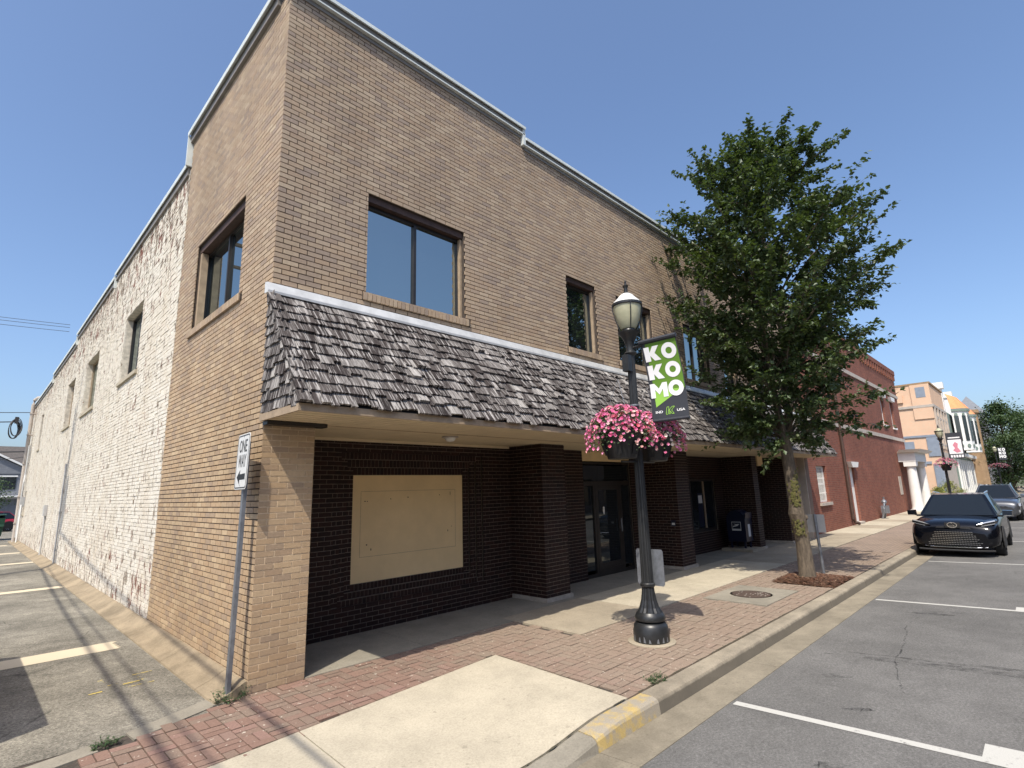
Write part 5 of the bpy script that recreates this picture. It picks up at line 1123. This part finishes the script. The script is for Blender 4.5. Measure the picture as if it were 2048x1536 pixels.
def car(name, label, paint, loc, rz, L_=4.86, W_=1.92, Hh=1.68, lod=2, style='suv'):
    """front at +x"""
    t = thing(name, label, 'car', loc, rz); h = L_/2; w2 = W_/2; belt = Hh*.635
    # station: x, half width, sill z, bonnet/belt top z, crown height
    st = [(-h,.72,.42,.86*belt,.02),(-h+.10,.90,.34,.98*belt,.03),(-h+.55,.985,.28,1.01*belt,.03),(-h*.45,1.0,.26,1.0*belt,.03),(0,.995,.25,.985*belt,.03),(h*.33,1.0,.25,.965*belt,.035),(h*.52,1.0,.26,.95*belt,.05),(h-.75,.985,.27,.925*belt,.06),(h-.38,.965,.26,.885*belt,.06),(h-.14,.92,.25,.83*belt,.055),(h-.03,.83,.24,.74*belt,.04),(h,.72,.27,.62*belt,.02)]
    sec = []
    for x, w_, z0, z1, cr in st:
        w_ *= w2; half = [(w_*.80, z0), (w_*.96, z0+.06), (w_, z0+.22), (w_*1.0, (z0+z1)/2+.04), (w_*.97, z1-.10), (w_*.90, z1-.02), (w_*.60, z1+cr*.7), (0, z1+cr)]
        sec.append([(x, y, z) for y, z in half]+[(x, -y, z) for y, z in half[:-1][::-1]])
    k = len(sec[0]); v = [p for s in sec for p in s]; f = [(i*k+j, i*k+j+1, (i+1)*k+j+1, (i+1)*k+j) for i in range(len(sec)-1) for j in range(k-1)]+[(i*k+k-1, i*k, (i+1)*k, (i+1)*k+k-1) for i in range(len(sec)-1)]+[tuple(range(k)), tuple(range((len(sec)-1)*k, len(sec)*k))[::-1]]
    body = MB().add(v, f).build('body', paint, t, smooth=True); 
    if lod > 1: md = body.modifiers.new('s', 'SUBSURF'); md.levels = md.render_levels = 2
    # cabin
    zb, zr = belt-.03, Hh; cb = [(-h+.28, .86), (h*.40, .90)]; ct = [(-h+.85, .62), (-h*.02, .625)]
    P = {}
    for s in (1,-1):
        P['rb',s] = Vector((cb[0][0], s*cb[0][1]*w2, zb)); P['fb',s] = Vector((cb[1][0], s*cb[1][1]*w2, zb-.01)); P['rt',s] = Vector((ct[0][0], s*ct[0][1]*w2, zr-.05)); P['ft',s] = Vector((ct[1][0], s*ct[1][1]*w2, zr-.03)); P['mt',s] = Vector((-h*.30, s*.67*w2, zr))
    cab = MB(); c_ = [P['rb',1],P['fb',1],P['ft',1],P['mt',1],P['rt',1],P['rb',-1],P['fb',-1],P['ft',-1],P['mt',-1],P['rt',-1]]
    cab.add(c_, [(0,1,2,3,4),(9,8,7,6,5),(1,6,7,2),(2,7,8,3),(3,8,9,4),(4,9,5,0)]); cab.build('cabin', paint, t)
    def inset(q, nm, mat, i0=.07, off=.012, n_=None):
        c = sum(q, Vector())/len(q); nn = (q[1]-q[0]).cross(q[2]-q[0]).normalized(); nn = nn if nn.dot(c-Vector((0,0,1.0))) > 0 else -nn
        return MB().prism([p.lerp(c, i0)+nn*.002 for p in q], nn*off).build(nm, mat, t)
    ws = inset([P['fb',1],P['fb',-1],P['ft',-1],P['ft',1]], 'windscreen', 'car_glass', .09)
    inset([P['rb',1],P['rb',-1],P['rt',-1],P['rt',1]], 'rear_window', 'car_glass', .12)
    for s in (1,-1):
        m1 = P['rb',s].lerp(P['fb',s], .48); inset([P['fb',s]+Vector((-.15,0,.03)), P['ft',s], P['mt',s].lerp(P['ft',s],.25), m1.lerp(P['fb',s],.06)+Vector((0,0,.03))], 'side_window', 'car_glass', .08); inset([m1+Vector((0,0,.03)), P['mt',s].lerp(P['ft',s],.2), P['rt',s], P['rb',s]+Vector((.1,0,.03))], 'side_window', 'car_glass', .10)
        MB().tube([P['ft',s]+Vector((0,0,.03)), P['mt',s]+Vector((0,0,.045)), P['rt',s]+Vector((0,0,.04))], .016, 6).build('roof_rail', 'chrome' if style == 'suv' else paint, t)
        # wing mirror
        c = Vector((h*.31, s*(w2+.10), belt+.05)); mr = MB(); mr.add([c+Vector((.10,-s*.10,-.07)), c+Vector((.10,s*.10,-.05)), c+Vector((.08,s*.11,.07)), c+Vector((.08,-s*.09,.08)), c+Vector((-.06,-s*.11,-.08)), c+Vector((-.06,s*.12,-.06)), c+Vector((-.06,s*.13,.08)), c+Vector((-.06,-s*.10,.09))], [(0,1,2,3),(7,6,5,4),(0,4,5,1),(1,5,6,2),(2,6,7,3),(3,7,4,0)]); mo = mr.build('wing_mirror', paint, t)
        bx('mirror_stalk', 'dark', mo, c.x-.04, c.x+.04, *sorted((c.y-s*.10, c.y-s*.22)), c.z-.10, c.z-.05); bx('mirror_trim', 'chrome', mo, c.x+.086, c.x+.108, *sorted((c.y+s*.09, c.y-s*.07)), c.z-.064, c.z-.05)
    for x in (h-.93, -h+.97):
        for s in (1,-1):
            wheel(t, x, s*(w2-.14)); n = 20; m = MB(); m.prism([(x+.43*math.cos(a), s*(w2-.02), .36+.43*math.sin(a)) for a in np.linspace(-.25, math.pi+.25, n)], (0,s*.022,0)); m.build('wheel_arch', 'rubber', t)
    return t, h, w2, belt
def lens(t, name, pts, mat, d=(.02,0,0)): return MB().prism([Vector(p) for p in pts], d).build(name, mat, t)
# black crossover nearest
XC = 19.55
t, h, w2, bl_ = car('parked_car', 'glossy black crossover parked nearest, with honeycomb grille', 'car_black', (XC-.45, -4.20, -.115), math.pi, 4.86, 1.97, 1.63)
fx = h-.02
m = MB(); m.prism([(fx-.02,.62,.30),(fx-.02,-.62,.30),(fx-.03,-.42,.70),(fx-.05,-.34,.80),(fx-.05,.34,.80),(fx-.03,.42,.70)], (.035,0,0)); gr = m.build('grille', 'dark', t)
for r in range(9):
    z = .335+r*.046; wd = .60-.026*r
    for k in range(int(wd/.055)*2+1):
        y = -wd+k*.055+(.027 if r % 2 else 0)
        if abs(y) < wd-.02: bx('grille_bar', 'chrome' if r < 8 else 'dark', gr, fx+.015, fx+.022, y-.021, y+.021, z, z+.010)
MB().tube([(fx-.005,.66,.285),(fx+.02,.45,.272),(fx+.025,0,.27),(fx+.02,-.45,.272),(fx-.005,-.66,.285)], .013, 6).build('bumper_trim', 'chrome', t); MB().tube([(fx+.01,.80,.20),(fx+.03,.4,.185),(fx+.03,-.4,.185),(fx+.01,-.80,.20)], .03, 6).build('front_lip', 'dark', t)
n = 24; em = MB(); o_ = [(fx+.028, .11*math.cos(2*math.pi*i/n), .845+.075*math.sin(2*math.pi*i/n)) for i in range(n)]; i_ = [(fx+.028, .092*math.cos(2*math.pi*i/n), .845+.059*math.sin(2*math.pi*i/n)) for i in range(n)]
em.add(o_+i_, [(i, (i+1) % n, n+(i+1) % n, n+i) for i in range(n)]); em.add([(fx+.029,-.02,.905),(fx+.029,.0,.905),(fx+.029,.035,.825),(fx+.029,-.09,.825),(fx+.029,-.09,.812),(fx+.029,.062,.812)], [(0,1,2,5),(2,3,4,5)]); bx('emblem_back', 'dark', t, fx-.06, fx+.022, -.16, .16, .775, .905); em.build('emblem', 'chrome', t)
for s in (1,-1):
    hl = lens(t, 'headlight', [(fx-.10,s*.46,.825),(fx-.16,s*.60,.885),(fx-.38,s*0.875,.945),(fx-.36,s*0.890,.875),(fx-.14,s*.62,.79)], 'dark', (.075,s*.03,.015)); lens(hl, 'lamp_strip', [(fx-.02,s*.49,.845),(fx-.08,s*.62,.90),(fx-.27,s*0.865,.957),(fx-.25,s*0.875,.933),(fx-.07,s*.63,.878)], 'lamp_lens', (.012,s*.01,.012)); lens(hl, 'lamp_strip', [(fx-.045,s*.60,.825),(fx-.22,s*0.865,.885),(fx-.22,s*0.870,.868),(fx-.045,s*.60,.808)], 'lamp_lens', (.012,s*.01,.006))
    lens(t, 'side_intake', [(fx-.08,s*.72,.34),(fx-.20,s*.90,.36),(fx-.24,s*.93,.60),(fx-.20,s*.88,.58)], 'dark', (.03,s*.012,0))
# grey crossover behind it
t, h, w2, bl_ = car('parked_car', 'dark grey crossover parked behind the black one', 'car_grey', (34.6, -4.25, -.115), math.pi, 4.6, 1.86, 1.70)
fx = h-.02
lens(t, 'grille', [(fx-.03,.50,.55),(fx-.03,-.50,.55),(fx-.06,-.62,.76),(fx-.06,.62,.76)], 'dark', (.04,0,0)); lens(t, 'lower_grille', [(fx-.01,.62,.28),(fx-.01,-.62,.28),(fx-.01,-.55,.44),(fx-.01,.55,.44)], 'dark', (.03,0,0)); bx('bumper_trim', 'chrome', t, fx-.01, fx+.03, -.62, .62, .255, .275); bx('grille_bar', 'chrome', t, fx+.0, fx+.02, -.45, .45, .66, .70)
for s in (1,-1):
    lens(t, 'headlight', [(fx-.10,s*.56,.64),(fx-.12,s*.60,.78),(fx-.34,s*.90,.84),(fx-.30,s*.90,.70)], 'lamp_lens', (.07,s*.02,.01)); lens(t, 'fog_light', [(fx-.08,s*.70,.42),(fx-.14,s*.86,.43),(fx-.14,s*.86,.53),(fx-.08,s*.72,.53)], 'lamp_lens', (.04,s*.01,0))
# cars and houses far down the alley
car('parked_car', 'red car behind the green dumpster at the end of the alley', 'car_red', (-1.2, 52, -.02), R(200), 4.6, 1.82, 1.5, 2, 'sedan')
car('parked_car', 'white car beyond the red car at the end of the alley', 'car_white', (-2.0, 62, -.02), R(185), 4.7, 1.85, 1.65, 2)
t = thing('dumpster', 'dark green steel dumpster at the far end of the white wall', 'dumpster', (-1.55, 38.4, 0))
MB().add([(-1.1,-.75,.22),(1.0,-.75,.22),(1.0,.75,.22),(-1.1,.75,.22),(-1.2,-.95,1.25),(1.1,-.95,1.25),(1.1,.9,1.40),(-1.2,.9,1.40)], [(3,2,1,0),(4,5,6,7),(0,1,5,4),(1,2,6,5),(2,3,7,6),(3,0,4,7)]).build('bin', 'green_metal', t)
bx('lid', 'green_metal', t, -1.24, -.06, -1.0, .92, 1.42, 1.47); bx('lid', 'green_metal', t, -.03, 1.14, -1.0, .92, 1.42, 1.47); bx('side_channel', 'green_metal', t, -1.15, 1.06, -1.02, -.90, .78, .92)
for x in (-.9, .8):
    for y in (-.6, .6): MB().tube([(x,y-.05,.11),(x,y+.05,.11)], .11, 12).build('caster', 'rubber', t)
t = thing('grey_house', 'grey sided house with brown gable roof beyond the alley', 'house', (0, 92, 0))
bx('wall', 'siding', t, -30, 3.0, 0, 12, 0, 6.2); MB().prism([(-31,-.8,6.2),(-31,12.8,6.2),(-31,6,10.2)], (35,0,0)).build('roof', 'roof_dark', t)
MB().prism([(-5.2,-2.2,6.0),(4.2,-2.2,6.0),(-.5,-2.2,8.6)], (0,6,0)).build('gable', 'siding', t); m = MB(); m.prism([(-5.6,-2.6,5.85),(-.5,-2.6,8.75),(-.5,-2.6,9.0),(-5.9,-2.6,5.95)], (0,7,0)); m.prism([(4.6,-2.6,5.85),(-.5,-2.6,8.75),(-.5,-2.6,9.0),(4.9,-2.6,5.95)], (0,7,0)); m.build('gable_roof', 'white', t); bx('gable_wall', 'siding', t, -5.0, 4.0, -2.1, -.01, 0, 6.0)
for x in (-3.6, .6): wo = bx('window', 'glass_store', t, x, x+1.6, -2.18, -2.105, 4.0, 5.6); bx('window_trim', 'white', wo, x-.12, x+1.72, -2.22, -2.181, 5.61, 5.78); bx('shutter', 'dark', wo, x-.5, x-.13, -2.17, -2.102, 4.0, 5.6)
bx('porch_roof', 'white', t, -20, 4.0, -3.6, -2.23, 3.0, 3.2)
far_tree('round_tree', 'bushy dark green tree in front of the grey house', -1.4, 72, 5.2, 2.6, 41, 4200, ls=.2); far_tree('round_tree', 'smaller dark tree left of the grey house gable', -5.5, 76, 5.0, 2.6, 42, 3000, ls=.2)
t = thing('shadow_caster_van', 'stand-in white van added left of the view to cast the dark shadow on the alley', 'van', (-3.55, 2.35, -.01), R(90))  # added out of view to cast the alley shadow, van shape assumed
MB().prism([(-2.25,-.92,.38),(2.1,-.92,.38),(2.25,-.92,.75),(2.15,-.92,1.05),(1.5,-.92,1.22),(1.05,-.92,1.92),(-2.25,-.92,1.96)], (0,1.84,0)).build('body', 'car_white', t)
for x in (-1.5, 1.45):
    for y in (-.80, .80): wheel(t, x, y, .34, .22)
MB().prism([(1.53,-.80,1.24),(1.10,-.80,1.86),(1.10,.80,1.86),(1.53,.80,1.24)], (.012,0,.008)).build('windscreen', 'car_glass', t)

# ============================================================ utility pole and wires
t = thing('utility_pole', 'wooden utility pole with transformer, mirrored in the alley window', 'utility pole', (-4.25, 14.6, 0))
MB().tube([(0,0,-.05),(0,0,6),(.02,0,12.4)], [.17,.15,.11], 12).build('pole', 'wood_pole', t); bx('crossarm', 'wood_pole', t, -1.2, 1.2, -.20, -.09, 11.5, 11.62); bx('crossarm', 'wood_pole', t, -.9, .9, -.20, -.09, 10.6, 10.7)
MB().lathe([(.20,9.0),(.27,9.06),(.27,9.9),(.22,9.98),(.05,10.02)], 16, (-.05,-.40,0)).build('transformer', 'grey', t, smooth=True); MB().lathe([(.03,10.0),(.06,10.05),(.03,10.1),(.06,10.15),(.03,10.25)], 8, (-.05,-.40,0)).build('bushing', 'stone', t)
for x in (-1.1,-.4,.4,1.1): MB().lathe([(.02,11.62),(.05,11.68),(.03,11.75),(.05,11.8),(.01,11.86)], 8, (x,-.145,0)).build('insulator', 'stone', t)
def wire(label, a, b, sag, r=.012, group='overhead wires', n=22):
    a, b = Vector(a), Vector(b); o = MB().tube([a.lerp(b, i/n)-Vector((0,0,sag*4*(i/n)*(1-i/n))) for i in range(n+1)], r, 5).build('overhead_wire', 'cable'); return tag(o, label, 'wire', group)
ab = 'overhead wires along the alley'
wire('thick cable bundle strung along the alley, its shadow on the asphalt', (-4.6,14.5,7.4), (-5.5,-32,8.4), .9, .035, ab); wire('slimmer cable strung beside the thick alley bundle', (-4.15,14.5,6.9), (-5.0,-32,7.9), .8, .016, ab)
wire('sagging cable whose curved shadow crosses the white wall', (-4.3,14.5,8.55), (-3.75,-30,6.2), .75, .028, ab)
for k, (z0, z1) in enumerate(((7.95,7.15),(7.7,6.95),(7.45,6.65))): wire(('topmost','middle','lowest')[k]+' of three thin wires in the sky left of the roof edge', (-30,46,z0+8.2), (1.5,41,z1+7.2), .6, .016, 'three parallel wires above the white wall')
wire('drop cable running left from the cable coil', (-.7,33.6,6.5), (-22,52,9.6), .8, .03, 'service cables'); wire('upper service cable reaching the mast', (-.2,34.0,7.1), (-22,50,9.2), .5, .02, 'service cables'); wire('lower thick cable below the coil', (-.2,34.0,4.9), (-24,50,6.3), .4, .035, 'service cables'); wire('lowest thin cable looping to the mast', (-.2,34.0,4.6), (-20,48,5.3), .9, .015, 'service cables')

# ============================================================ weeds in the joints
def weed(label, x, y, rad, h, n, seed, z=0):
    rnd = random.Random(seed); m = MB()
    for _ in range(n):
        a, r = rnd.uniform(0,6.28), rad*math.sqrt(rnd.random()); p = Vector((x+r*math.cos(a), y+r*math.sin(a)*.7, z-.005)); d = Vector((math.cos(a)*.7+rnd.gauss(0,.4), math.sin(a)*.7+rnd.gauss(0,.4), rnd.uniform(.5,1.6))).normalized(); L_ = h*rnd.uniform(.4,1); tip = p+d*L_
        for k in range(4):
            q = p.lerp(tip, .3+.23*k); leaf(m, q, Vector((rnd.gauss(0,1), rnd.gauss(0,1), rnd.uniform(-.3,.5))).normalized(), Vector((0,0,1)), rnd.uniform(.018,.035), .008, max(.001, rnd.random()))
        m.tube([p, tip], [.0018,.001], 3, tint=.3, cap=False)
    return tag(m.build('weed_tuft', 'leaf_far'), label, 'weed', 'weeds in the pavement joints')
weed('green weeds round the foot of the one-way sign post', -.17, .0, .15, .14, 60, 51); weed('low weeds in the broken alley edge at bottom left', -1.22, -.28, .09, .07, 36, 52); weed('small weed tuft between pavers and kerb near the lamp', 3.05, -3.0, .13, .06, 40, 53)
